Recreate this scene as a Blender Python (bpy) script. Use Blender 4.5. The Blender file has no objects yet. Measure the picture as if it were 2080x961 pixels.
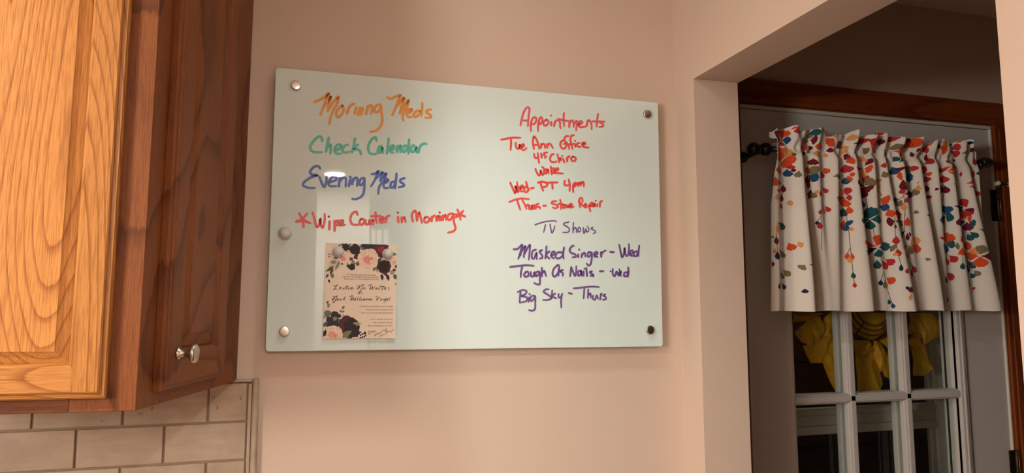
import bpy, bmesh, math, random
from mathutils import Vector, Matrix, noise as mnoise
random.seed(7)
C = bpy.context.scene.collection
SC = bpy.context.scene
PI = math.pi

# ------------------------------------------------------------------ camera
cam_d = bpy.data.cameras.new('camera'); cam = bpy.data.objects.new('camera', cam_d); C.objects.link(cam)
cam_d.sensor_fit = 'HORIZONTAL'; cam_d.sensor_width = 36.0; cam_d.lens = 1488.84 / 2080 * 36.0
cam_d.clip_start = 0.01
YAW, PITCH, ROLL = .2908, .104, -.0035
fw = Vector((math.sin(YAW)*math.cos(PITCH), math.cos(YAW)*math.cos(PITCH), math.sin(PITCH)))
r0 = Vector((math.cos(YAW), -math.sin(YAW), 0)); u0 = r0.cross(fw)
rt = r0*math.cos(ROLL) + u0*math.sin(ROLL); up = u0*math.cos(ROLL) - r0*math.sin(ROLL)
cam.matrix_world = Matrix(((rt.x, up.x, -fw.x, .0504), (rt.y, up.y, -fw.y, -1.6451), (rt.z, up.z, -fw.z, 1.4781), (0, 0, 0, 1)))
SC.camera = cam

# ------------------------------------------------------------------ world, exposure, lamps
w = bpy.data.worlds.new('night'); SC.world = w; w.use_nodes = True
w.node_tree.nodes['Background'].inputs[0].default_value = (.010, .012, .020, 1)
w.node_tree.nodes['Background'].inputs[1].default_value = .5
SC.view_settings.view_transform = 'Standard'; SC.view_settings.look = 'None'
SC.view_settings.exposure = -0.05; SC.view_settings.gamma = 1.0
SC.view_settings.use_curve_mapping = False
WARM = (1.0, .96, .88); WHITE = (1.0, .98, .86); COOL = (.84, 1.0, .95)
# ceiling cans: x, y, watts, beam angle, colour of the bulb, label
CANS = [(-1.15, -1.25, 32.0, 172, WHITE, 'recessed ceiling light in front of the oak wall cabinet'),
        (.46, -.42, 1.7, 80, COOL, 'recessed ceiling light close above the glass board'),
        (.308, -3.50, 58.0, 176, WARM, 'recessed ceiling light mirrored in the glass board'),
        (-1.75, -3.50, 14.0, 160, WARM, 'recessed ceiling light at the rear left of the kitchen')]
def area(name, loc, watts, size, col=WARM, rot=(0, 0, 0), spread=150):
    l = bpy.data.lights.new(name, 'AREA'); l.shape = 'DISK'; l.size = size; l.energy = watts; l.color = col
    l.spread = math.radians(spread)
    o = bpy.data.objects.new(name, l); C.objects.link(o); o.location = loc; o.rotation_euler = rot
    return o
for x, y, wt, sp, hue, lab in CANS: area('can_lamp', (x, y, 2.428), wt, .125, hue, spread=sp)
def point(name, loc, watts, rad, col=WARM):
    l = bpy.data.lights.new(name, 'POINT'); l.energy = watts; l.shadow_soft_size = rad; l.color = col
    o = bpy.data.objects.new(name, l); C.objects.link(o); o.location = loc
    return o
# point lights out of view, added as fill without fixtures
point('porch_fill', (2.6, 1.5, 2.05), 4.0, .06, (1.0, .80, .55))  # added outside the door to brighten the wreath behind the glass
point('low_left_fill', (-1.75, -1.95, 1.64), 118.0, .20)  # unseen low source at left, boosted to lift right wall and valance

# ------------------------------------------------------------------ materials
def new_mat(name):
    m = bpy.data.materials.new(name); m.use_nodes = True
    nt = m.node_tree; b = nt.nodes['Principled BSDF']
    return m, nt, b
def nd(nt, typ, **kw):
    n = nt.nodes.new(typ)
    for k, v in kw.items():
        if k in n.inputs: n.inputs[k].default_value = v
        else: setattr(n, k, v)
    return n
def L(nt, a, b): nt.links.new(a, b)
def ramp(nt, fac, stops):
    r = nt.nodes.new('ShaderNodeValToRGB'); e = r.color_ramp.elements
    while len(e) < len(stops): e.new(.5)
    for el, (p, c) in zip(e, stops): el.position = p; el.color = tuple(c) + (1,)
    L(nt, fac, r.inputs[0]); return r.outputs[0]
def coords(nt, scale):
    tc = nd(nt, 'ShaderNodeTexCoord'); mp = nd(nt, 'ShaderNodeMapping'); mp.inputs['Scale'].default_value = scale
    L(nt, tc.outputs['Object'], mp.inputs[0]); return mp.outputs[0]
def bump(nt, b, h, s, d=.002):
    n = nd(nt, 'ShaderNodeBump'); n.inputs['Strength'].default_value = s; n.inputs['Distance'].default_value = d
    L(nt, h, n.inputs['Height']); L(nt, n.outputs[0], b.inputs['Normal'])
def plain(name, col, rough=.5, metal=0.0, var=.06, scale=30, spec=.5, bmp=0, emit=None):
    """one colour with a gentle mottling of its own"""
    m, nt, b = new_mat(name)
    v = coords(nt, (1, 1, 1)); n = nd(nt, 'ShaderNodeTexNoise', Scale=scale, Detail=4.0); L(nt, v, n.inputs['Vector'])
    lo = [max(c*(1-var), 0) for c in col]; hi = [min(c*(1+var), 1) for c in col]
    L(nt, ramp(nt, n.outputs[0], [(.3, lo), (.7, hi)]), b.inputs['Base Color'])
    b.inputs['Roughness'].default_value = rough; b.inputs['Metallic'].default_value = metal
    b.inputs['Specular IOR Level'].default_value = spec
    if bmp: bump(nt, b, n.outputs[0], bmp)
    return m
def paint(name, col, rough=.55):
    """rolled wall paint with orange-peel"""
    m, nt, b = new_mat(name)
    v = coords(nt, (1, 1, 1)); n = nd(nt, 'ShaderNodeTexNoise', Scale=2.2, Detail=3.0); L(nt, v, n.inputs['Vector'])
    L(nt, ramp(nt, n.outputs[0], [(.3, [c*.97 for c in col]), (.7, [c*1.02 for c in col])]), b.inputs['Base Color'])
    f = nd(nt, 'ShaderNodeTexNoise', Scale=260.0, Detail=2.0); L(nt, v, f.inputs['Vector'])
    bump(nt, b, f.outputs[0], .10, .001); b.inputs['Roughness'].default_value = rough
    b.inputs['Specular IOR Level'].default_value = .35
    return m
def oak(name, axis, light, dark, rings=16.0, rough=.36, seed=0.0, flat=.55):
    """varnished oak: wandering growth rings and fine pores, grain along the given axis"""
    m, nt, b = new_mat(name)
    def sc(a, l): s = [a, a, a]; s[axis] = l; return s
    tc = nd(nt, 'ShaderNodeTexCoord'); mp = nd(nt, 'ShaderNodeMapping')
    mp.inputs['Scale'].default_value = sc(4.4, flat); mp.inputs['Location'].default_value = (seed, seed*1.7, seed*.6)
    L(nt, tc.outputs['Object'], mp.inputs[0])
    n = nd(nt, 'ShaderNodeTexNoise', Scale=1.0, Detail=1.2, Roughness=.45); L(nt, mp.outputs[0], n.inputs['Vector'])
    wob = nd(nt, 'ShaderNodeTexNoise', Scale=1.0, Detail=3.0); L(nt, coords(nt, sc(120, 16)), wob.inputs['Vector'])
    ma = nd(nt, 'ShaderNodeMath', operation='MULTIPLY_ADD'); ma.inputs[1].default_value = rings
    wm = nd(nt, 'ShaderNodeMath', operation='MULTIPLY'); wm.inputs[1].default_value = .22
    L(nt, wob.outputs[0], wm.inputs[0]); L(nt, n.outputs[0], ma.inputs[0]); L(nt, wm.outputs[0], ma.inputs[2])
    fr = nd(nt, 'ShaderNodeMath', operation='FRACT'); L(nt, ma.outputs[0], fr.inputs[0])
    c1 = ramp(nt, fr.outputs[0], [(.0, dark), (.10, [a*.35+d*.65 for a, d in zip(light, dark)]), (.24, [a*.85+d*.15 for a, d in zip(light, dark)]), (.55, light), (.94, light), (1.0, dark)])
    pr = nd(nt, 'ShaderNodeTexNoise', Scale=1.0, Detail=2.0); L(nt, coords(nt, sc(900, 30)), pr.inputs['Vector'])
    tone = nd(nt, 'ShaderNodeTexNoise', Scale=1.0, Detail=1.0); L(nt, coords(nt, sc(9, 1.4)), tone.inputs['Vector'])
    def mul(a, f):
        x = nd(nt, 'ShaderNodeMixRGB', blend_type='MULTIPLY'); x.inputs[0].default_value = 1.0
        L(nt, a, x.inputs[1]); L(nt, f, x.inputs[2]); return x.outputs[0]
    c = mul(c1, ramp(nt, pr.outputs[0], [(.36, (.72, .66, .6)), (.55, (1, 1, 1))]))
    c = mul(c, ramp(nt, tone.outputs[0], [(.3, (.84, .8, .76)), (.7, (1.0, 1.0, 1.0))]))
    L(nt, c, b.inputs['Base Color']); b.inputs['Roughness'].default_value = rough
    b.inputs['Specular IOR Level'].default_value = .28
    bump(nt, b, pr.outputs[0], .12, .0006)
    return m

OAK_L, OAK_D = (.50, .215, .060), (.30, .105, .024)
M = {}
M['wall'] = paint('kitchen_wall_paint', (.62, .475, .385))
M['wall2'] = M['wall']
M['ceil'] = paint('ceiling_paint', (.70, .62, .54), .8)
M['white'] = paint('white_trim_paint', (.74, .69, .64), .4)
M['door'] = plain('white_door_paint', (.66, .62, .60), .42, var=.02, scale=6)
M['floor'] = oak('floor_boards', 0, (.20, .125, .075), (.11, .065, .035), 10)
M['oak_v'] = oak('oak_upright_grain', 2, OAK_L, OAK_D, 50, seed=2.3)
M['oak_panel'] = oak('oak_panel_cathedral_grain', 2, (.55, .235, .066), (.33, .115, .026), 58, seed=5.1, flat=.8)
FR_L, FR_D = (.235, .074, .019), (.125, .034, .008)  # dark frame oak; the side door reuses it as its shaded tone
M['frame_v'] = oak('frame_and_shaded_door_upright_grain', 2, FR_L, FR_D, 7, .5, seed=7.7, flat=2.2)
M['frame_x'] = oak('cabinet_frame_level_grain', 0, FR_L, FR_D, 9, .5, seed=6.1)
M['frame_y'] = oak('frame_and_shaded_door_end_grain', 1, FR_L, FR_D, 9, .5, seed=6.6)
M['oak_x'] = oak('oak_level_grain', 0, OAK_L, OAK_D, 34, seed=1.2)
M['oak_y'] = oak('oak_level_grain_end', 1, OAK_L, OAK_D, 12, seed=3.2)
M['stain_v'] = oak('stained_trim_upright', 2, (.27, .060, .013), (.16, .030, .006), 6, .35, seed=4.4)
M['stain_x'] = oak('stained_trim_level', 0, (.27, .060, .013), (.16, .030, .006), 6, .35, seed=4.9)
M['nickel'] = plain('brushed_nickel', (.62, .58, .53), .24, 1.0, .05, 60)
M['steel'] = plain('turned_steel_cap', (.60, .52, .47), .26, 1.0, .08, 300)
M['black_metal'] = plain('black_rod_enamel', (.012, .010, .009), .3, 0, .2, 20)
M['rubber'] = plain('white_rubber', (.75, .72, .66), .6)
M['brass'] = plain('aged_brass', (.35, .24, .10), .4, 1.0, .15, 80)
M['bronze'] = plain('dark_bronze', (.06, .04, .025), .45, .8, .2, 80)
M['wire'] = plain('brown_wire', (.10, .035, .015), .5)
M['storm'] = plain('storm_door_enamel', (.72, .68, .60), .4, var=.04, scale=8)
M['porch'] = plain('porch_siding_paint', (.13, .045, .022), .7, var=.2, scale=4)
M['paper'] = plain('card_stock', (.86, .70, .565), .6, var=.02, scale=20)
M['can_trim'] = plain('white_can_trim', (.8, .78, .74), .4)

def tile_mat():
    m, nt, b = new_mat('tumbled_travertine')
    v = coords(nt, (1, 1, 1))
    n = nd(nt, 'ShaderNodeTexNoise', Scale=9.0, Detail=5.0, Roughness=.65); L(nt, v, n.inputs['Vector'])
    st = nd(nt, 'ShaderNodeTexNoise', Scale=1.0, Detail=3.0); L(nt, coords(nt, (14, 14, 70)), st.inputs['Vector'])
    pit = nd(nt, 'ShaderNodeTexNoise', Scale=70.0, Detail=3.0); L(nt, v, pit.inputs['Vector'])
    mask = nd(nt, 'ShaderNodeTexNoise', Scale=7.0, Detail=1.0); L(nt, v, mask.inputs['Vector'])
    c = ramp(nt, n.outputs[0], [(.3, (.34, .245, .175)), (.5, (.41, .305, .22)), (.72, (.455, .355, .265))])
    c2 = nd(nt, 'ShaderNodeMixRGB', blend_type='MULTIPLY'); c2.inputs[0].default_value = 1
    L(nt, c, c2.inputs[1]); L(nt, ramp(nt, st.outputs[0], [(.3, (.9, .87, .84)), (.6, (1, 1, 1))]), c2.inputs[2])
    mm = nd(nt, 'ShaderNodeMath', operation='MULTIPLY'); L(nt, pit.outputs[0], mm.inputs[0]); L(nt, mask.outputs[0], mm.inputs[1])
    pits = ramp(nt, mm.outputs[0], [(.44, (0, 0, 0)), (.47, (.8, .8, .8))])
    c3 = nd(nt, 'ShaderNodeMixRGB'); L(nt, pits, c3.inputs[0]); L(nt, c2.outputs[0], c3.inputs[1]); c3.inputs[2].default_value = (.16, .09, .05, 1)
    L(nt, c3.outputs[0], b.inputs['Base Color']); b.inputs['Roughness'].default_value = .6
    bump(nt, b, n.outputs[0], .15, .003)
    return m
M['tile'] = tile_mat()
M['grout'] = plain('sanded_grout', (.27, .195, .14), .9, var=.1, scale=300)
M['pencil'] = plain('stone_pencil_trim', (.40, .30, .22), .55, var=.15, scale=25)

def board_mat():
    m, nt, b = new_mat('back_painted_white_glass')
    v = coords(nt, (1, 1, 1)); n = nd(nt, 'ShaderNodeTexNoise', Scale=3.0, Detail=2.0); L(nt, v, n.inputs['Vector'])
    L(nt, ramp(nt, n.outputs[0], [(.3, (.665, .775, .755)), (.7, (.675, .785, .765))]), b.inputs['Base Color'])
    b.inputs['Roughness'].default_value = .22; b.inputs['IOR'].default_value = 1.5
    b.inputs['Specular IOR Level'].default_value = 0.0
    b.inputs['Coat Weight'].default_value = 1.0; b.inputs['Coat Roughness'].default_value = .015; b.inputs['Coat IOR'].default_value = 1.52
    return m
M['board'] = board_mat()
M['board_edge'] = plain('polished_glass_edge', (.70, .78, .74), .1, var=.03)

def ink_mat(name, col):
    """dry-wipe marker: streaky, thinner where the felt ran dry"""
    m, nt, b = new_mat(name)
    v = coords(nt, (1, 1, 1)); n = nd(nt, 'ShaderNodeTexNoise', Scale=140.0, Detail=3.0); L(nt, v, n.inputs['Vector'])
    L(nt, ramp(nt, n.outputs[0], [(.3, [c*.85 for c in col]), (.7, [min(1, c*1.1+.02) for c in col])]), b.inputs['Base Color'])
    a = ramp(nt, n.outputs[0], [(.25, (.96, .96, .96)), (.75, (.68, .68, .68))])
    L(nt, a, b.inputs['Alpha']); b.inputs['Roughness'].default_value = .35
    return m
INKCOL = {'orange': (.88, .36, .045), 'teal': (.08, .56, .43), 'blue': (.045, .10, .50), 'red': (.90, .065, .055), 'crimson': (.85, .10, .12), 'purple': (.155, .055, .29)}
INKM = {k: ink_mat('%s_marker_ink' % k, c) for k, c in INKCOL.items()}
PRINT = {'sage': (.30, .31, .21), 'dkleaf': (.10, .105, .065), 'leaf': (.20, .195, .10), 'black': (.018, .006, .010), 'brown': (.13, .075, .055), 'green': (.06, .09, .06), 'grey': (.27, .24, .22), 'wine': (.085, .008, .022), 'navy': (.016, .017, .045), 'olive': (.22, .17, .06), 'tan': (.42, .30, .2), 'blush': (.87, .62, .50), 'rose': (.80, .30, .24), 'crimson': (.30, .022, .05), 'grngrey': (.15, .17, .12), 'slate': (.13, .11, .15), 'gold': (.38, .26, .05)}
PRINTM = {k: plain('card_print_%s' % k, c, .6, var=.22, scale=220) for k, c in PRINT.items()}
M['card_ink'] = plain('plum_print_ink', (.09, .035, .06), .6)
M['pencil_ink'] = plain('grey_pen_ink', (.16, .12, .11), .6)

def cloth_mat(name, col, weave=True):
    m, nt, b = new_mat(name)
    v = coords(nt, (1, 1, 1)); n = nd(nt, 'ShaderNodeTexNoise', Scale=420.0, Detail=2.0); L(nt, v, n.inputs['Vector'])
    L(nt, ramp(nt, n.outputs[0], [(.3, [c*.93 for c in col]), (.7, [min(1, c*1.04) for c in col])]), b.inputs['Base Color'])
    b.inputs['Roughness'].default_value = .85; b.inputs['Specular IOR Level'].default_value = .2
    b.inputs['Sheen Weight'].default_value = .1
    bump(nt, b, n.outputs[0], .2, .0006)
    return m
M['cloth'] = cloth_mat('cream_cotton', (.88, .81, .74))
PETCOL = {'R': (.78, .09, .025), 'D': (.17, .012, .022), 'T': (.015, .105, .125), 'B': (.018, .085, .20), 'O': (.85, .36, .12), 'V': (.24, .19, .095), 'C': (.56, .035, .045), 'P': (.20, .012, .075), 'N': (.014, .03, .075), 'W': (.11, .05, .028), 'S': (.20, .15, .10)}
PETM = {k: cloth_mat('petal_print_%s' % n, PETCOL[k]) for k, n in dict(R='red', D='maroon', T='teal', B='blue', O='apricot', V='olive', C='crimson', P='plum', N='navy', W='brown', S='stem').items()}

def mesh_ribbon():
    m, nt, b = new_mat('yellow_deco_mesh')
    v = coords(nt, (1, 1, 1)); n = nd(nt, 'ShaderNodeTexNoise', Scale=60.0, Detail=3.0); L(nt, v, n.inputs['Vector'])
    col = ramp(nt, n.outputs[0], [(.3, (.80, .40, .015)), (.7, (.95, .52, .03))])
    L(nt, col, b.inputs['Base Color']); b.inputs['Roughness'].default_value = .5
    ch = nd(nt, 'ShaderNodeTexChecker', Scale=330.0); L(nt, v, ch.inputs['Vector'])
    L(nt, ramp(nt, ch.outputs['Fac'], [(.4, (.98, .98, .98)), (.6, (.80, .80, .80))]), b.inputs['Alpha'])
    tr = nd(nt, 'ShaderNodeBsdfTranslucent'); L(nt, col, tr.inputs[0]); mx = nd(nt, 'ShaderNodeMixShader'); mx.inputs[0].default_value = .35
    out = nt.nodes['Material Output']; L(nt, b.outputs[0], mx.inputs[1]); L(nt, tr.outputs[0], mx.inputs[2]); L(nt, mx.outputs[0], out.inputs[0])
    return m
M['deco'] = mesh_ribbon()

def glass_mat(name, tint=(.93, .96, .95)):
    m = bpy.data.materials.new(name); m.use_nodes = True; nt = m.node_tree; nt.nodes.clear()
    o = nd(nt, 'ShaderNodeOutputMaterial'); mix = nd(nt, 'ShaderNodeMixShader'); t = nd(nt, 'ShaderNodeBsdfTransparent'); g = nd(nt, 'ShaderNodeBsdfGlossy', Roughness=.01)
    t.inputs[0].default_value = tuple(tint) + (1,)
    fr = nd(nt, 'ShaderNodeFresnel', IOR=1.45)
    ge = nd(nt, 'ShaderNodeNewGeometry'); fb = nd(nt, 'ShaderNodeMath', operation='SUBTRACT'); fb.inputs[0].default_value = 1.0; L(nt, ge.outputs['Backfacing'], fb.inputs[1])
    fm = nd(nt, 'ShaderNodeMath', operation='MULTIPLY'); L(nt, fr.outputs[0], fm.inputs[0]); L(nt, fb.outputs[0], fm.inputs[1])
    L(nt, fm.outputs[0], mix.inputs[0]); L(nt, t.outputs[0], mix.inputs[1]); L(nt, g.outputs[0], mix.inputs[2]); L(nt, mix.outputs[0], o.inputs[0])
    return m
M['glass'] = glass_mat('window_glass')
def clear_mat():
    m, nt, b = new_mat('clear_acrylic')
    b.inputs['Base Color'].default_value = (.97, .95, .95, 1); b.inputs['Transmission Weight'].default_value = .45
    b.inputs['Roughness'].default_value = .08; b.inputs['IOR'].default_value = 1.4
    return m
M['acrylic'] = clear_mat()
def lamp_mat():
    m, nt, b = new_mat('lit_lamp_lens'); b.inputs['Emission Color'].default_value = (1, .93, .82, 1); b.inputs['Emission Strength'].default_value = 14.0
    return m
M['lens'] = lamp_mat()

# ------------------------------------------------------------------ mesh helpers
class MB:
    """collects shapes into one mesh; every shape may carry its own material"""
    def __init__(s): s.v = []; s.f = []; s.mi = []; s.mats = []; s.sm = []
    def mat(s, m):
        if m not in s.mats: s.mats.append(m)
        return s.mats.index(m)
    def add(s, vs, fs, m, smooth=False):
        k = len(s.v); i = s.mat(m); s.v += [tuple(p) for p in vs]
        for f in fs: s.f.append([a + k for a in f]); s.mi.append(i); s.sm.append(smooth)
    def frombm(s, bm, m, smooth=False):
        bm.verts.index_update(); s.add([v.co[:] for v in bm.verts], [[v.index for v in f.verts] for f in bm.faces], m, smooth); bm.free()
    def box(s, x0, x1, y0, y1, z0, z1, m, bev=0.0, seg=2):
        bm = bmesh.new()
        vs = [bm.verts.new(p) for p in [(x0, y0, z0), (x1, y0, z0), (x1, y1, z0), (x0, y1, z0), (x0, y0, z1), (x1, y0, z1), (x1, y1, z1), (x0, y1, z1)]]
        for f in [(3, 2, 1, 0), (4, 5, 6, 7), (0, 1, 5, 4), (1, 2, 6, 5), (2, 3, 7, 6), (3, 0, 4, 7)]: bm.faces.new([vs[i] for i in f])
        if bev: bmesh.ops.bevel(bm, geom=bm.edges[:], offset=bev, segments=seg, affect='EDGES', profile=.5)
        s.frombm(bm, m)
    def prism(s, pts, z0, z1, m, bev=0.0):
        """footprint polygon (counter-clockwise seen from above) raised from z0 to z1"""
        bm = bmesh.new(); n = len(pts)
        lo = [bm.verts.new((x, y, z0)) for x, y in pts]; hi = [bm.verts.new((x, y, z1)) for x, y in pts]
        bm.faces.new(lo[::-1]); bm.faces.new(hi)
        for i in range(n): bm.faces.new([lo[i], lo[(i+1) % n], hi[(i+1) % n], hi[i]])
        bmesh.ops.recalc_face_normals(bm, faces=bm.faces[:])
        if bev: bmesh.ops.bevel(bm, geom=bm.edges[:], offset=bev, segments=2, affect='EDGES', profile=.5)
        s.frombm(bm, m)
    def lathe(s, prof, org, axis, m, n=24, smooth=True):
        """profile of (distance along axis, radius) turned about an axis"""
        a = Vector(axis).normalized(); t = Vector((0, 0, 1)) if abs(a.z) < .9 else Vector((1, 0, 0)); u = a.cross(t).normalized(); v = a.cross(u)
        vs = []; fs = []
        for d, r in prof:
            for k in range(n):
                th = 2*PI*k/n; vs.append(Vector(org) + a*d + (u*math.cos(th) + v*math.sin(th))*r)
        for i in range(len(prof)-1):
            for k in range(n): fs.append((i*n+k, i*n+(k+1) % n, (i+1)*n+(k+1) % n, (i+1)*n+k))
        fs.append(tuple(range(n))[::-1]); fs.append(tuple(range((len(prof)-1)*n, len(prof)*n)))
        s.add(vs, fs, m, smooth)
    def tube(s, pts, r, m, n=8, closed=False):
        P = [Vector(p) for p in pts]; N = len(P); vs = []; fs = []
        prev = None
        for i in range(N):
            a = P[(i-1) % N] if (closed or i > 0) else P[i]; b = P[(i+1) % N] if (closed or i < N-1) else P[i]
            t = (b-a).normalized()
            ref = prev if prev is not None else (Vector((0, 1, 0)) if abs(t.y) < .9 else Vector((0, 0, 1)))
            u = (ref - t*ref.dot(t)).normalized(); prev = u; v = t.cross(u)
            for k in range(n):
                th = 2*PI*k/n; vs.append(P[i] + (u*math.cos(th) + v*math.sin(th))*r)
        for i in range(N if closed else N-1):
            j = (i+1) % N
            for k in range(n): fs.append((i*n+k, i*n+(k+1) % n, j*n+(k+1) % n, j*n+k))
        if not closed: fs.append(tuple(range(n))[::-1]); fs.append(tuple(range((N-1)*n, N*n)))
        s.add(vs, fs, m, True)
    def build(s, name, parent=None, world=True, **props):
        me = bpy.data.meshes.new(name)
        off = Vector((0, 0, 0))
        if parent is not None and world:
            mi = top_matrix(parent).inverted(); vv = [tuple(mi @ Vector(p)) for p in s.v]
        else: vv = s.v
        me.from_pydata(vv, [], s.f); me.update()
        for m in s.mats: me.materials.append(m)
        for p, i, k in zip(me.polygons, s.mi, s.sm): p.material_index = i; p.use_smooth = k
        bm = bmesh.new(); bm.from_mesh(me); bmesh.ops.recalc_face_normals(bm, faces=bm.faces[:]) if props.pop('recalc', True) else None
        bm.to_mesh(me); bm.free()
        o = bpy.data.objects.new(name, me); C.objects.link(o)
        if parent is not None: o.parent = parent
        for k, v in props.items(): o[k] = v
        return o
def local_matrix(o): return Matrix.LocRotScale(o.location, o.rotation_euler, o.scale)
def top_matrix(o):
    m = local_matrix(o)
    while o.parent is not None: o = o.parent; m = local_matrix(o) @ m
    return m
def thing(name, label, cat, loc=(0, 0, 0), rot=(0, 0, 0), group=None, kind=None):
    o = bpy.data.objects.new(name, None); C.objects.link(o); o.location = loc; o.rotation_euler = rot; o.empty_display_size = .05
    o['label'] = label; o['category'] = cat
    if group: o['group'] = group
    if kind: o['kind'] = kind
    return o
def smooth_path(P, sub=5):
    P = [Vector((x, z)) for x, z in P]
    if len(P) < 3: return P
    out = []
    for i in range(len(P)-1):
        a = P[max(i-1, 0)]; b = P[i]; c = P[i+1]; d = P[min(i+2, len(P)-1)]
        for k in range(sub):
            t = k/sub; out.append(.5*((2*b) + (c-a)*t + (2*a-5*b+4*c-d)*t*t + (3*b-a-3*c+d)*t**3))
    out.append(P[-1]); return out
def stroke(mb, pts, w, y, m, taper=.75):
    """a pen stroke lying flat in the x-z plane at depth y, with round ends"""
    P = smooth_path(pts); n = len(P)
    if n < 2: return
    vs = []; fs = []
    for i, p in enumerate(P):
        t = (P[min(i+1, n-1)] - P[max(i-1, 0)])
        if t.length < 1e-9: t = Vector((1, 0))
        t.normalize(); nn = Vector((-t.y, t.x)); h = w*.5*(taper + (1-taper)*math.sin(PI*min(1, .15+.85*i/(n-1)))**.5 if n > 2 else 1)
        vs += [(p.x+nn.x*h, y, p.y+nn.y*h), (p.x-nn.x*h, y, p.y-nn.y*h)]
    for i in range(n-1): fs.append((2*i, 2*i+1, 2*i+3, 2*i+2))
    mb.add(vs, fs, m)
    for p in (P[0], P[-1]):
        h = w*.5*taper
        mb.add([(p.x+h*math.cos(2*PI*k/10), y-1e-6, p.y+h*math.sin(2*PI*k/10)) for k in range(10)], [tuple(range(10))], m)

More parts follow.
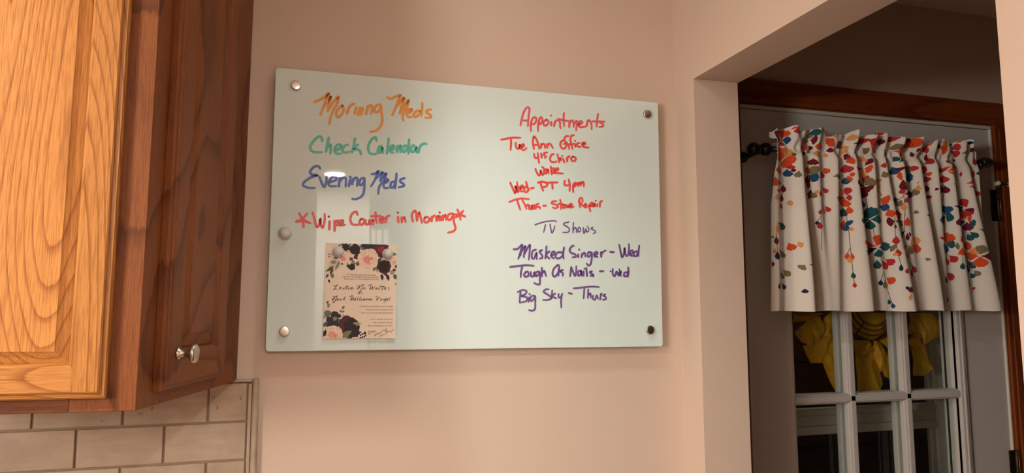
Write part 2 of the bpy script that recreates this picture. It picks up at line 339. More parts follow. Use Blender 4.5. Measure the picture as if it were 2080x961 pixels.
# ------------------------------------------------------------------ drawn data
# marker strokes on the board in tenths of a millimetre from its lower left corner
INK = [
('orange handwriting reading Morning Meds','orange',66,[[(820,5393),(943,5452),(1063,5543),(1125,5621),(1095,5505),(1038,5339),(965,5110)],[(1032,5290),(1097,5408),(1178,5561),(1151,5413),(1115,5208)],[(1115,5208),(1220,5403),(1337,5559),(1320,5411),(1240,5242),(1183,5076),(1164,4929)],[(1430,5363),(1347,5283),(1299,5166),(1339,5100),(1412,5159),(1460,5277),(1430,5363)],[(1575,5343),(1556,5268),(1532,5185)],[(1537,5218),(1578,5335),(1639,5405),(1693,5426)],[(1734,5356),(1698,5198)],[(1812,5355),(1777,5172)],[(1875,5352),(1839,5185)],[(1984,5402),(1949,5210)],[(1956,5252),(2000,5387),(2063,5417),(2081,5328),(2059,5227)],[(2269,5459),(2190,5436),(2128,5348),(2145,5276),(2224,5307),(2278,5427)],[(2277,5435),(2288,5279),(2311,5116),(2279,4966),(2170,4851),(2052,4818)],[(2406,5639),(2491,5610),(2602,5670),(2707,5713),(2653,5558),(2591,5387),(2530,5232)],[(2639,5457),(2789,5670),(2751,5500),(2698,5287)],[(2698,5287),(2800,5487),(2896,5612),(2865,5476),(2787,5320),(2764,5201),(2787,5129)],[(2684,5644),(2669,5543)],[(2893,5311),(2949,5349),(2964,5409),(2899,5395),(2860,5292),(2894,5220),(2967,5234)],[(3153,5383),(3080,5377),(3015,5288),(3049,5232),(3130,5297),(3170,5384)],[(3208,5572),(3202,5420),(3188,5268)],[(3409,5437),(3326,5414),(3311,5354),(3394,5310),(3403,5252),(3279,5234)]]),
('teal handwriting reading Check Calendar','teal',65,[[(1022,4534),(997,4620),(921,4615),(819,4496),(770,4366),(840,4283),(1021,4290)],[(1157,4624),(1131,4454),(1104,4300)],[(1118,4357),(1169,4457),(1207,4443),(1201,4267)],[(1294,4353),(1385,4383),(1429,4458),(1352,4477),(1286,4368),(1326,4283),(1434,4282)],[(1575,4492),(1506,4463),(1455,4363),(1510,4311),(1617,4342)],[(1719,4648),(1699,4476),(1664,4321)],[(1792,4515),(1686,4403),(1787,4402),(1842,4357),(1852,4293)],[(2190,4624),(2173,4696),(2095,4658),(2019,4514),(2022,4385),(2086,4316),(2196,4331)],[(2311,4518),(2249,4481),(2227,4382),(2275,4361),(2323,4486),(2338,4357)],[(2459,4700),(2447,4527),(2426,4346)],[(2512,4433),(2576,4470),(2566,4543),(2503,4498),(2505,4392),(2577,4380)],[(2655,4541),(2649,4393)],[(2656,4443),(2711,4545),(2736,4514),(2725,4398)],[(2897,4541),(2816,4552),(2769,4450),(2818,4412),(2897,4525)],[(2919,4708),(2913,4542),(2908,4377)],[(3043,4576),(2978,4547),(2963,4447),(3029,4434),(3084,4545),(3094,4414)],[(3157,4542),(3135,4417)],[(3145,4475),(3182,4577),(3255,4632),(3320,4628)]]),
('blue handwriting reading Evening Meds','blue',59,[[(994,3920),(954,3973),(865,3952),(785,3845),(824,3784),(945,3775),(796,3712),(665,3602),(653,3531),(758,3490),(893,3492)],[(983,3746),(1024,3637),(1088,3522),(1130,3643),(1134,3754)],[(1191,3630),(1326,3685),(1340,3749),(1248,3744),(1183,3630),(1208,3552),(1345,3559)],[(1416,3746),(1399,3546)],[(1407,3642),(1478,3741),(1547,3729),(1544,3553)],[(1640,3718),(1613,3565)],[(1631,3785),(1647,3758)],[(1694,3737),(1681,3608)],[(1688,3657),(1740,3755),(1794,3742),(1790,3582)],[(1941,3766),(1872,3747),(1835,3648),(1875,3602),(1935,3686),(1949,3767)],[(1946,3759),(1948,3590),(1933,3429),(1873,3339),(1766,3286),(1689,3293)],[(2096,3864),(2174,3876),(2252,3945),(2207,3829),(2162,3714),(2094,3590)],[(2192,3764),(2339,3926),(2317,3819),(2288,3721)],[(2288,3721),(2414,3906),(2382,3758),(2275,3591),(2254,3429)],[(2376,3677),(2454,3713),(2461,3762),(2398,3743),(2368,3660),(2385,3572),(2481,3577)],[(2629,3723),(2542,3702),(2520,3603),(2576,3590),(2629,3707)],[(2650,3911),(2637,3723),(2624,3568)],[(2836,3815),(2748,3778),(2741,3721),(2806,3683),(2815,3635),(2703,3597)]]),
('red handwriting reading Wipe Counter in Morning between two asterisks','red',57,[[(583,2931),(670,2798),(812,2726)],[(750,2928),(643,2797),(524,2744)],[(660,2837),(685,2624)],[(524,2744),(681,2760),(822,2722)],[(861,2962),(903,2827),(955,2643),(1015,2714),(1025,2832),(1041,2695),(1086,2638),(1120,2796),(1116,2933)],[(1224,2780),(1223,2594)],[(1202,2887),(1208,2874)],[(1328,2794),(1334,2568)],[(1329,2745),(1395,2797),(1406,2728),(1341,2676)],[(1434,2729),(1501,2751),(1499,2810),(1433,2778),(1426,2699),(1550,2710)],[(1814,2941),(1783,3010),(1697,2957),(1662,2836),(1712,2729),(1857,2725)],[(1884,2845),(1857,2764),(1906,2726),(1963,2788),(1932,2857),(1884,2845)],[(1991,2839),(1993,2749),(2061,2752),(2078,2842),(2090,2743)],[(2098,2843),(2100,2733)],[(2099,2793),(2157,2845),(2159,2736)],[(2202,3017),(2215,2877),(2236,2778)],[(2106,2923),(2322,2932)],[(2304,2841),(2382,2864),(2362,2913),(2303,2871),(2315,2791),(2393,2804)],[(2431,2916),(2439,2796)],[(2438,2866),(2470,2938),(2519,2950)],[(2699,2937),(2711,2806)],[(2691,3033),(2699,3025)],[(2779,2930),(2791,2809)],[(2790,2859),(2839,2932),(2871,2822)],[(3032,2838),(3009,2999),(3089,3084),(3122,2862)],[(3122,2862),(3170,3057),(3235,2815)],[(3304,2940),(3285,2858),(3347,2829),(3407,2893),(3365,2953),(3304,2940)],[(3457,2966),(3459,2854)],[(3458,2925),(3519,2999)],[(3560,2981),(3572,2868)],[(3571,2930),(3611,2993),(3633,2881)],[(3653,2984),(3670,2888)],[(3635,3076),(3643,3064)],[(3704,3007),(3716,2894)],[(3715,2946),(3766,3020),(3788,2907)],[(3953,3058),(3849,3033),(3819,2939),(3881,2911),(3953,3027)],[(3953,3048),(3965,2883),(4004,2720),(3947,2646),(3833,2615)],[(4046,3155),(4100,3033),(4122,2920)],[(4183,3130),(4089,3022),(3996,2967)],[(3995,3039),(4110,3033),(4232,3001)]]),
('red handwriting reading Appointments','crimson',55,[[(5639,5582),(5592,5405),(5551,5224)],[(5621,5511),(5675,5631),(5734,5682),(5779,5651),(5757,5465),(5739,5221)],[(5627,5356),(5745,5360)],[(5840,5390),(5810,5261),(5814,5112)],[(5816,5285),(5852,5414),(5924,5455),(5953,5399),(5911,5304),(5846,5275)],[(6019,5404),(5995,5264),(5992,5125)],[(6007,5299),(6031,5428),(6079,5467),(6103,5411),(6078,5328),(6030,5290)],[(6198,5418),(6138,5356),(6138,5286),(6198,5279),(6264,5354),(6223,5420),(6186,5417)],[(6331,5376),(6324,5283)],[(6319,5533),(6325,5524)],[(6421,5389),(6397,5271)],[(6403,5306),(6440,5402),(6500,5430),(6549,5387),(6554,5283),(6572,5232)],[(6657,5624),(6647,5489),(6658,5291)],[(6507,5460),(6634,5441),(6781,5429)],[(6799,5419),(6786,5277)],[(6792,5336),(6830,5433),(6879,5448),(6903,5391),(6902,5292)],[(6909,5345),(6965,5443),(7002,5423),(6976,5303),(6969,5209)],[(7013,5353),(7113,5396),(7125,5444),(7064,5439),(7026,5354),(7062,5304),(7149,5310),(7236,5335)],[(7262,5455),(7242,5341)],[(7249,5394),(7287,5492),(7337,5460),(7373,5380),(7372,5268)],[(7549,5673),(7525,5534),(7504,5343)],[(7387,5470),(7524,5475),(7720,5490)],[(7599,5457),(7668,5421),(7674,5368),(7573,5342)]]),
('red handwriting reading Tue Ann Office, 4:15 Chiro, Wake','red',54,[[(5077,4850),(5216,4888),(5390,4923),(5554,4929)],[(5321,4896),(5321,4759),(5309,4617)],[(5437,4807),(5443,4711),(5484,4662),(5525,4705),(5531,4779),(5542,4660)],[(5566,4696),(5636,4735),(5630,4780),(5584,4754),(5578,4674),(5636,4638),(5707,4694)],[(5861,4899),(5866,4796),(5890,4678)],[(5861,4888),(5890,4988),(5944,4928),(5991,4828),(6026,4693)],[(5896,4787),(6003,4789)],[(6074,4822),(6062,4718)],[(6068,4764),(6110,4819),(6158,4805),(6169,4719)],[(6218,4832),(6229,4729)],[(6230,4787),(6278,4836),(6326,4805),(6367,4733)],[(6641,4954),(6567,4891),(6561,4798),(6627,4738),(6700,4784),(6701,4877),(6640,4849)],[(6775,5057),(6690,5039),(6665,4956),(6725,4878),(6774,4812),(6785,4737)],[(6910,5090),(6849,5074),(6818,4990),(6835,4874),(6871,4749)],[(6701,4842),(6933,4879)],[(6933,4881),(6945,4806)],[(6936,4957),(6941,4952)],[(7056,4907),(6995,4891),(6994,4827),(7080,4815)],[(7118,4882),(7198,4888),(7192,4928),(7130,4912),(7130,4842),(7203,4812),(7290,4812)],[(5895,4569),(5901,4501),(5931,4469),(6002,4485)],[(5984,4592),(5996,4473),(6019,4349)],[(6068,4592),(6085,4478)],[(6223,4619),(6139,4602)],[(6145,4597),(6139,4551),(6187,4525),(6163,4478)],[(6391,4590),(6337,4575),(6294,4492),(6312,4412),(6396,4394),(6462,4421)],[(6481,4596),(6505,4505),(6522,4396)],[(6517,4459),(6553,4508),(6571,4440)],[(6619,4495),(6661,4405)],[(6596,4563),(6602,4557)],[(6723,4530),(6734,4427)],[(6729,4484),(6759,4544),(6796,4564)],[(6882,4563),(6832,4514),(6856,4457),(6930,4462),(6949,4533),(6882,4563)],[(5924,4212),(5954,4128),(6013,4052),(6048,4110),(6054,4179),(6078,4101),(6114,4074),(6138,4173),(6126,4241),(6084,4261)],[(6227,4212),(6168,4197),(6155,4117),(6203,4119),(6239,4213),(6257,4122)],[(6311,4286),(6323,4183),(6334,4092)],[(6389,4256),(6323,4160),(6394,4130)],[(6395,4176),(6491,4205),(6491,4251),(6419,4223),(6406,4142),(6503,4136),(6617,4131)]]),
('red handwriting reading Wed- PT 4pm','red',56,[[(5301,3846),(5362,3714),(5422,3599),(5441,3694),(5428,3776),(5465,3660),(5502,3638),(5489,3756),(5471,3861)],[(5532,3711),(5612,3738),(5605,3785),(5550,3759),(5544,3664),(5618,3650)],[(5704,3767),(5654,3741),(5654,3658),(5704,3637),(5753,3710),(5704,3767)],[(5691,3885),(5722,3768),(5759,3681)],[(5808,3731),(5888,3750)],[(6050,3892),(6081,3774),(6118,3687)],[(5982,3876),(6087,3906),(6187,3887),(6224,3841),(6174,3791),(6093,3769)],[(6175,3881),(6338,3901),(6482,3909)],[(6344,3890),(6356,3746)],[(6666,3961),(6653,3876),(6691,3848),(6793,3865)],[(6762,3996),(6793,3871),(6785,3714)],[(6889,3900),(6875,3791),(6881,3694)],[(6882,3839),(6921,3920),(6959,3904),(6933,3848),(6894,3828)],[(6998,3930),(7010,3846)],[(7010,3882),(7049,3939),(7074,3861)],[(7074,3886),(7120,3955),(7152,3926),(7151,3841)]]),
('red handwriting reading Thurs - Stove Repair','red',51,[[(5277,3381),(5410,3440),(5569,3477),(5765,3474)],[(5471,3437),(5508,3321),(5550,3211)],[(5599,3437),(5654,3351),(5703,3235)],[(5685,3293),(5740,3343),(5764,3238)],[(5777,3333),(5789,3250),(5832,3246),(5838,3335),(5850,3241)],[(5869,3337),(5881,3243)],[(5875,3301),(5906,3338)],[(5912,3339),(5931,3245)],[(6011,3373),(5949,3352),(5962,3305),(6030,3296),(6036,3255)],[(6110,3329),(6191,3333)],[(6448,3458),(6348,3441),(6335,3393),(6460,3363),(6485,3316),(6410,3283),(6353,3304)],[(6543,3498),(6561,3367),(6567,3266)],[(6486,3388),(6612,3393)],[(6637,3382),(6611,3321),(6649,3299),(6687,3349),(6637,3382)],[(6700,3385),(6738,3315),(6776,3394)],[(6776,3352),(6840,3367),(6834,3409),(6789,3389),(6801,3318),(6890,3345)],[(7039,3485),(7038,3400),(7056,3329)],[(7019,3460),(7046,3545),(7097,3560),(7116,3488),(7070,3414)],[(7070,3414),(7121,3380),(7166,3345)],[(7172,3382),(7211,3396),(7199,3419),(7166,3394),(7185,3334),(7237,3360)],[(7276,3411),(7294,3327),(7319,3243)],[(7288,3363),(7334,3449),(7380,3452),(7366,3390),(7301,3363)],[(7406,3453),(7366,3402),(7405,3368),(7431,3442),(7450,3370)],[(7496,3432),(7502,3372)],[(7458,3516),(7463,3510)],[(7562,3472),(7567,3363)],[(7568,3423),(7588,3497),(7634,3512)]]),
('purple handwriting reading TV Shows','purple',34,[[(5908,2869),(6026,2912),(6179,2957),(6405,2983),(6447,2956)],[(6173,2884),(6149,2793),(6125,2697)],[(6286,2899),(6303,2798),(6332,2687),(6380,2778),(6405,2858)],[(6765,2968),(6644,2935),(6638,2895),(6728,2847),(6776,2792),(6739,2723),(6607,2713)],[(6880,2961),(6866,2841),(6865,2704)],[(6866,2761),(6909,2836),(6945,2821),(6950,2718)],[(7018,2852),(6987,2788),(7005,2737),(7054,2767),(7048,2836),(7012,2851)],[(7134,2850),(7127,2770),(7151,2708),(7194,2818),(7212,2750),(7261,2763),(7268,2832),(7232,2882)],[(7385,2864),(7329,2828),(7409,2791),(7451,2746),(7383,2710)]]),
('purple handwriting reading Masked Singer - Wed','purple',51,[[(5381,2279),(5484,2291),(5596,2393),(5558,2239),(5499,2058)],[(5530,2166),(5671,2368),(5652,2241),(5633,2097)],[(5643,2169),(5775,2389),(5784,2299),(5756,2046)],[(5587,2329),(5549,2131)],[(5936,2285),(5850,2246),(5831,2102),(5888,2076),(5945,2213),(5954,2060)],[(6088,2280),(6021,2242),(6078,2162),(6087,2099),(6020,2070)],[(6193,2373),(6183,2219),(6163,2082)],[(6269,2257),(6183,2164),(6269,2079)],[(6307,2149),(6394,2197),(6385,2251),(6327,2222),(6307,2140),(6384,2087)],[(6597,2229),(6481,2235),(6417,2143),(6474,2088),(6567,2128),(6606,2202)],[(6637,2358),(6612,2211),(6625,2084)],[(6886,2391),(6847,2399),(6778,2314),(6807,2233),(6914,2199),(6933,2144),(6845,2124)],[(6992,2201),(6992,2127)],[(7013,2321),(7027,2306)],[(7091,2221),(7076,2129)],[(7081,2166),(7130,2232),(7170,2223),(7175,2150)],[(7319,2264),(7259,2253),(7229,2169),(7278,2152),(7338,2246)],[(7348,2246),(7337,2089),(7306,1969),(7256,1940),(7207,1985)],[(7407,2192),(7488,2222),(7478,2268),(7418,2248),(7407,2164),(7497,2152)],[(7578,2271),(7587,2150)],[(7587,2187),(7618,2262),(7709,2311)],[(7815,2280),(7924,2276)],[(8061,2461),(8093,2312),(8132,2154),(8188,2258),(8203,2389),(8229,2221),(8286,2204),(8319,2355),(8321,2487)],[(8348,2243),(8431,2273),(8411,2329),(8349,2299),(8347,2215),(8419,2198)],[(8534,2314),(8462,2283),(8450,2208),(8522,2200),(8555,2305)],[(8599,2457),(8576,2305),(8569,2192)]]),
('purple handwriting reading Tough As Nails - Wed','purple',51,[[(5298,1867),(5484,1888),(5708,1916),(5878,1901)],[(5596,1882),(5568,1756),(5558,1631)],[(5689,1758),(5643,1704),(5661,1650),(5746,1670),(5736,1759),(5680,1758)],[(5802,1760),(5811,1662),(5877,1672),(5887,1762),(5896,1663)],[(5991,1772),(5925,1744),(5934,1664),(6000,1710),(6010,1773)],[(6020,1764),(6029,1620),(6019,1477),(5953,1479),(5887,1502)],[(6077,1864),(6076,1765),(6076,1657)],[(6076,1711),(6134,1793),(6181,1668)],[(6470,1935),(6373,1842),(6343,1715),(6401,1662),(6488,1772),(6508,1918),(6460,1935)],[(6498,1863),(6487,1682)],[(6604,1820),(6536,1791),(6603,1738),(6593,1680)],[(6814,1895),(6783,1675)],[(6814,1885),(6862,1768),(6910,1687),(6940,1806),(6941,1915)],[(7058,1817),(6989,1788),(6988,1697),(7047,1716),(7067,1808),(7086,1689)],[(7126,1800),(7125,1690)],[(7147,1864),(7150,1857)],[(7196,1884),(7214,1682)],[(7344,1804),(7284,1775),(7372,1722),(7372,1688),(7293,1698)],[(7542,1807),(7642,1809)],[(7884,1869),(7882,1748),(7932,1694),(7984,1806),(8033,1714),(8075,1770),(8056,1863)],[(8044,1751),(8105,1780),(8086,1817),(8055,1770),(8104,1706)],[(8269,1802),(8187,1772),(8185,1698),(8267,1718),(8279,1802)],[(8291,1914),(8299,1793),(8277,1681)],[(7823,1812),(7829,1807)]]),
('purple handwriting reading Big Sky - Thurs','purple',46,[[(5558,1302),(5540,1169),(5531,1045)],[(5484,1284),(5596,1338),(5698,1312),(5670,1241),(5577,1196),(5708,1170),(5689,1081),(5531,1045)],[(5764,1171),(5745,1064)],[(5764,1251),(5786,1233)],[(5895,1207),(5820,1198),(5792,1109),(5839,1091),(5905,1190)],[(5914,1199),(5914,1047),(5904,905),(5838,861),(5754,878)],[(6246,1363),(6161,1353),(6122,1299),(6236,1228),(6312,1157),(6217,1112),(6103,1111)],[(6332,1337),(6322,1229),(6312,1139)],[(6408,1266),(6331,1202),(6436,1149)],[(6495,1257),(6485,1194),(6532,1168),(6571,1231)],[(6581,1267),(6551,1105),(6556,934)],[(6740,1281),(6829,1260)],[(6868,1390),(7073,1410),(7330,1437),(7524,1426)],[(7142,1389),(7131,1280),(7120,1152)],[(7240,1372),(7239,1262),(7228,1162)],[(7239,1226),(7298,1272),(7307,1172)],[(7367,1227),(7356,1154),(7415,1127),(7456,1228),(7495,1146)],[(7566,1265),(7544,1128)],[(7555,1210),(7586,1284)],[(7685,1257),(7625,1229),(7694,1184),(7683,1138),(7614,1128)]]),
]
# printed art on the card, tenths of a millimetre from its lower left corner: leaves (base, tip, width, colour), blooms (centre, radius, lobes, ripple, colour)
CARD_W,CARD_H,CARD_ORIGIN,CARD_TILT = 0.1536,0.2049,(0.1154,1.4253),-0.0069
CARD_LEAF=[((294, 1673),(208, 1452),73,'sage'),
((181, 1551),(6, 1424),67,'dkleaf'),
((163, 1501),(99, 1361),67,'dkleaf'),
((142, 1401),(160, 1273),80,'leaf'),
((70, 1380),(20, 1290),53,'dkleaf'),
((78, 1262),(100, 1183),45,'black'),
((236, 1652),(101, 1624),80,'sage'),
((176, 1720),(273, 1733),53,'brown'),
((48, 1807),(106, 1793),21,'brown'),
((50, 1727),(107, 1768),21,'brown'),
((325, 1604),(384, 1590),35,'black'),
((727, 2016),(860, 1878),106,'leaf'),
((948, 1952),(894, 1884),60,'leaf'),
((945, 1860),(1050, 1863),80,'green'),
((1423, 1842),(1525, 1830),73,'leaf'),
((761, 1866),(644, 1802),73,'sage'),
((669, 1561),(721, 1673),80,'brown'),
((1057, 1560),(1024, 1448),73,'leaf'),
((1087, 1560),(1110, 1419),35,'leaf'),
((480, 2019),(541, 1950),67,'grey'),
((1113, 1723),(1195, 1664),120,'green'),
((1382, 1414),(1492, 1447),106,'sage'),
((1465, 1314),(1555, 1366),120,'green'),
((1490, 1548),(1561, 1591),93,'green'),
((1441, 1486),(1522, 1488),67,'wine'),
((1201, 1401),(1224, 1250),67,'navy'),
((1311, 1403),(1365, 1242),73,'navy'),
((1251, 1412),(1322, 1362),53,'navy'),
((568, 1670),(609, 1630),40,'brown'),
((588, 1680),(540, 1619),21,'brown'),
((504, 1859),(425, 1877),24,'black'),
((50, 745),(97, 794),48,'dkleaf'),
((61, 696),(133, 716),100,'grey'),
((77, 637),(110, 687),40,'tan'),
((382, 624),(433, 698),51,'olive'),
((374, 555),(329, 614),40,'olive'),
((374, 555),(436, 590),40,'olive'),
((1527, 1220),(1519, 1149),53,'sage'),
((395, 490),(423, 510),27,'olive'),
((-4, 324),(74, 265),120,'dkleaf'),
((4, 41),(57, 187),93,'black'),
((604, 323),(805, 308),53,'sage'),
((673, 284),(750, 333),80,'sage'),
((398, 19),(598, 165),120,'leaf'),
((504, 58),(515, 9),40,'olive'),
((38, 187),(105, 206),53,'tan')]
CARD_BLOOM=[((423, 1967),83,6,0.25,'black'),
((621, 1922),116,5,0.12,'black'),
((654, 1762),55,4,0.2,'wine'),
((906, 2011),121,5,0.2,'navy'),
((806, 2018),55,4,0.3,'navy'),
((1027, 1984),77,4,0.2,'navy'),
((1189, 1928),166,12,0.18,'wine'),
((1189, 1928),77,6,0.2,'crimson'),
((913, 1728),221,7,0.06,'blush'),
((884, 1707),83,5,0.25,'rose'),
((983, 1730),39,4,0.2,'rose'),
((916, 1627),39,4,0.2,'rose'),
((458, 1757),99,6,0.1,'blush'),
((371, 1715),53,5,0.2,'rose'),
((1467, 1680),88,5,0.12,'blush'),
((1478, 1660),35,4,0.2,'rose'),
((1258, 1554),154,8,0.1,'wine'),
((1257, 1564),124,6,0.1,'black'),
((562, 1539),72,6,0.2,'black'),
((478, 1557),31,4,0.2,'black'),
((472, 1602),13,3,0.1,'black'),
((290, 1998),19,3,0.1,'black'),
((328, 2014),17,3,0.1,'black'),
((357, 2040),17,3,0.1,'black'),
((420, 2057),15,3,0.1,'black'),
((514, 2047),22,3,0.1,'black'),
((578, 2052),20,3,0.1,'black'),
((612, 2056),19,3,0.1,'black'),
((619, 1611),24,4,0.2,'brown'),
((547, 1709),39,4,0.2,'brown'),
((81, 529),75,6,0.06,'grngrey'),
((230, 500),83,5,0.1,'navy'),
((318, 480),46,4,0.2,'navy'),
((123, 397),72,5,0.1,'navy'),
((196, 353),77,5,0.1,'navy'),
((136, 284),68,5,0.1,'navy'),
((260, 294),68,5,0.1,'navy'),
((282, 372),61,5,0.1,'navy'),
((355, 363),55,4,0.2,'slate'),
((233, 421),40,4,0.3,'gold'),
((507, 284),199,6,0.1,'wine'),
((586, 264),166,6,0.1,'black'),
((657, 136),105,5,0.15,'black'),
((550, 126),132,5,0.1,'black'),
((213, 99),182,8,0.05,'blush'),
((175, 89),68,5,0.25,'rose'),
((253, 59),44,4,0.2,'rose'),
((2, 451),28,4,0.2,'grngrey'),
((780, 130),19,3,0.1,'black'),
((873, 115),30,3,0.1,'black'),
((820, 91),21,3,0.1,'black'),
((781, 69),17,3,0.1,'black'),
((865, 41),20,3,0.1,'black'),
((822, 26),20,3,0.1,'black'),
((778, 12),19,3,0.1,'black'),
((708, 47),21,3,0.1,'black'),
((894, 66),15,3,0.1,'black')]
CARD_SCRIPT=[(13,[[(275,1147),(237,1102),(205,1042),(186,1047),(234,1057),(278,1038)],[(183,1131),(222,1116),(275,1152)],[(311,1068),(345,1083),(339,1103),(316,1078),(321,1053),(360,1069)],[(389,1054),(412,1089),(408,1059),(389,1049)],[(484,1135),(452,1075),(448,1053),(477,1065)],[(441,1104),(495,1115)],[(510,1095),(496,1055),(525,1071)],[(545,1066),(584,1081),(573,1101),(550,1071),(560,1051),(613,1072)],[(681,1127),(740,1128),(721,1068),(687,1068),(730,1108),(818,1159),(790,1089),(752,1019),(714,988),(762,1009),(792,1024)],[(839,1095),(815,1069),(840,1060),(859,1085),(839,1095)],[(918,1131),(957,1151),(986,1162),(968,1101),(954,1051),(998,1092),(1027,1122),(1004,1052),(1048,1082),(1077,1133)],[(1112,1098),(1083,1078),(1093,1058),(1118,1088),(1118,1058)],[(1196,1144),(1158,1094),(1148,1053),(1168,1059)],[(1257,1135),(1218,1074),(1223,1054),(1248,1070)],[(1187,1119),(1277,1125)],[(1273,1075),(1308,1096),(1293,1105),(1273,1080),(1289,1057),(1319,1070)],[(1353,1096),(1368,1101),(1359,1056),(1379,1051)],[(718,993),(734,979),(719,958),(763,974),(788,979),(798,959)],[(171,884),(219,894),(192,825),(164,815),(201,864),(272,909),(240,835),(213,776),(175,756),(231,805),(250,830)],[(293,850),(264,830),(275,816),(298,845),(304,816)],[(361,851),(337,836),(337,816),(376,826)],[(437,896),(400,826)],[(433,856),(405,836),(444,817)],[(520,887),(559,907),(588,917),(570,858),(551,818),(590,848),(618,878),(600,818),(649,848),(672,893)],[(658,853),(644,818),(669,829)],[(726,889),(688,829),(708,821)],[(775,894),(737,829),(757,821)],[(786,854),(777,820),(801,830)],[(845,855),(816,835),(831,820),(850,850),(851,820)],[(885,850),(871,820),(904,855),(905,821)],[(945,821),(959,856),(975,821),(994,856),(999,821)],[(934,851),(925,821)],[(1082,902),(1122,902),(1109,822),(1153,873),(1182,903)],[(1213,858),(1188,838),(1209,823),(1228,848),(1213,858)],[(1293,859),(1263,843),(1269,823),(1298,849),(1304,814),(1280,773),(1255,783)],[(1324,839),(1353,854),(1338,864),(1319,839),(1334,822),(1364,829)],[(1408,900),(1379,839),(1394,824)]]),
(9,[[(946,174),(958,80),(986,124)],[(961,134),(1010,154),(1002,85)],[(1011,124),(1040,159),(1051,124),(1070,164),(1090,134),(1099,173)],[(1062,55),(1091,94),(1102,45),(1130,114),(1151,84),(1180,123),(1200,104),(1229,143),(1268,173)],[(1278,183),(1299,143),(1327,213),(1339,143)],[(1192,24),(1211,64),(1251,54),(1270,93),(1300,83),(1339,123),(1348,173),(1354,123),(1398,162),(1439,132),(1458,172),(1498,197)]])]
CARD_PRINT=[((459, 1363),(1086, 1375),'MR. AND MRS. JOHN AND JOAN HERE'),
((382, 1315),(1147, 1328),'MR. AND MRS. ROBERT WALTERS REQUEST'),
((398, 1268),(1143, 1280),'THE HONOR OF YOUR PRESENCE AT THE'),
((741, 684),(1468, 688),'SATURDAY THE NINTH OF OCTOBER'),
((876, 614),(1464, 617),'TWO THOUSAND TWENTY ONE'),
((779, 546),(1466, 548),"TWO O'CLOCK IN THE AFTERNOON"),
((984, 410),(1458, 410),"AT ST. MARY'S CHURCH"),
((1056, 337),(1460, 337),'5001 FRANCE ROAD'),
((934, 270),(1456, 269),'EAST LANDSDALE, PA 19401')]
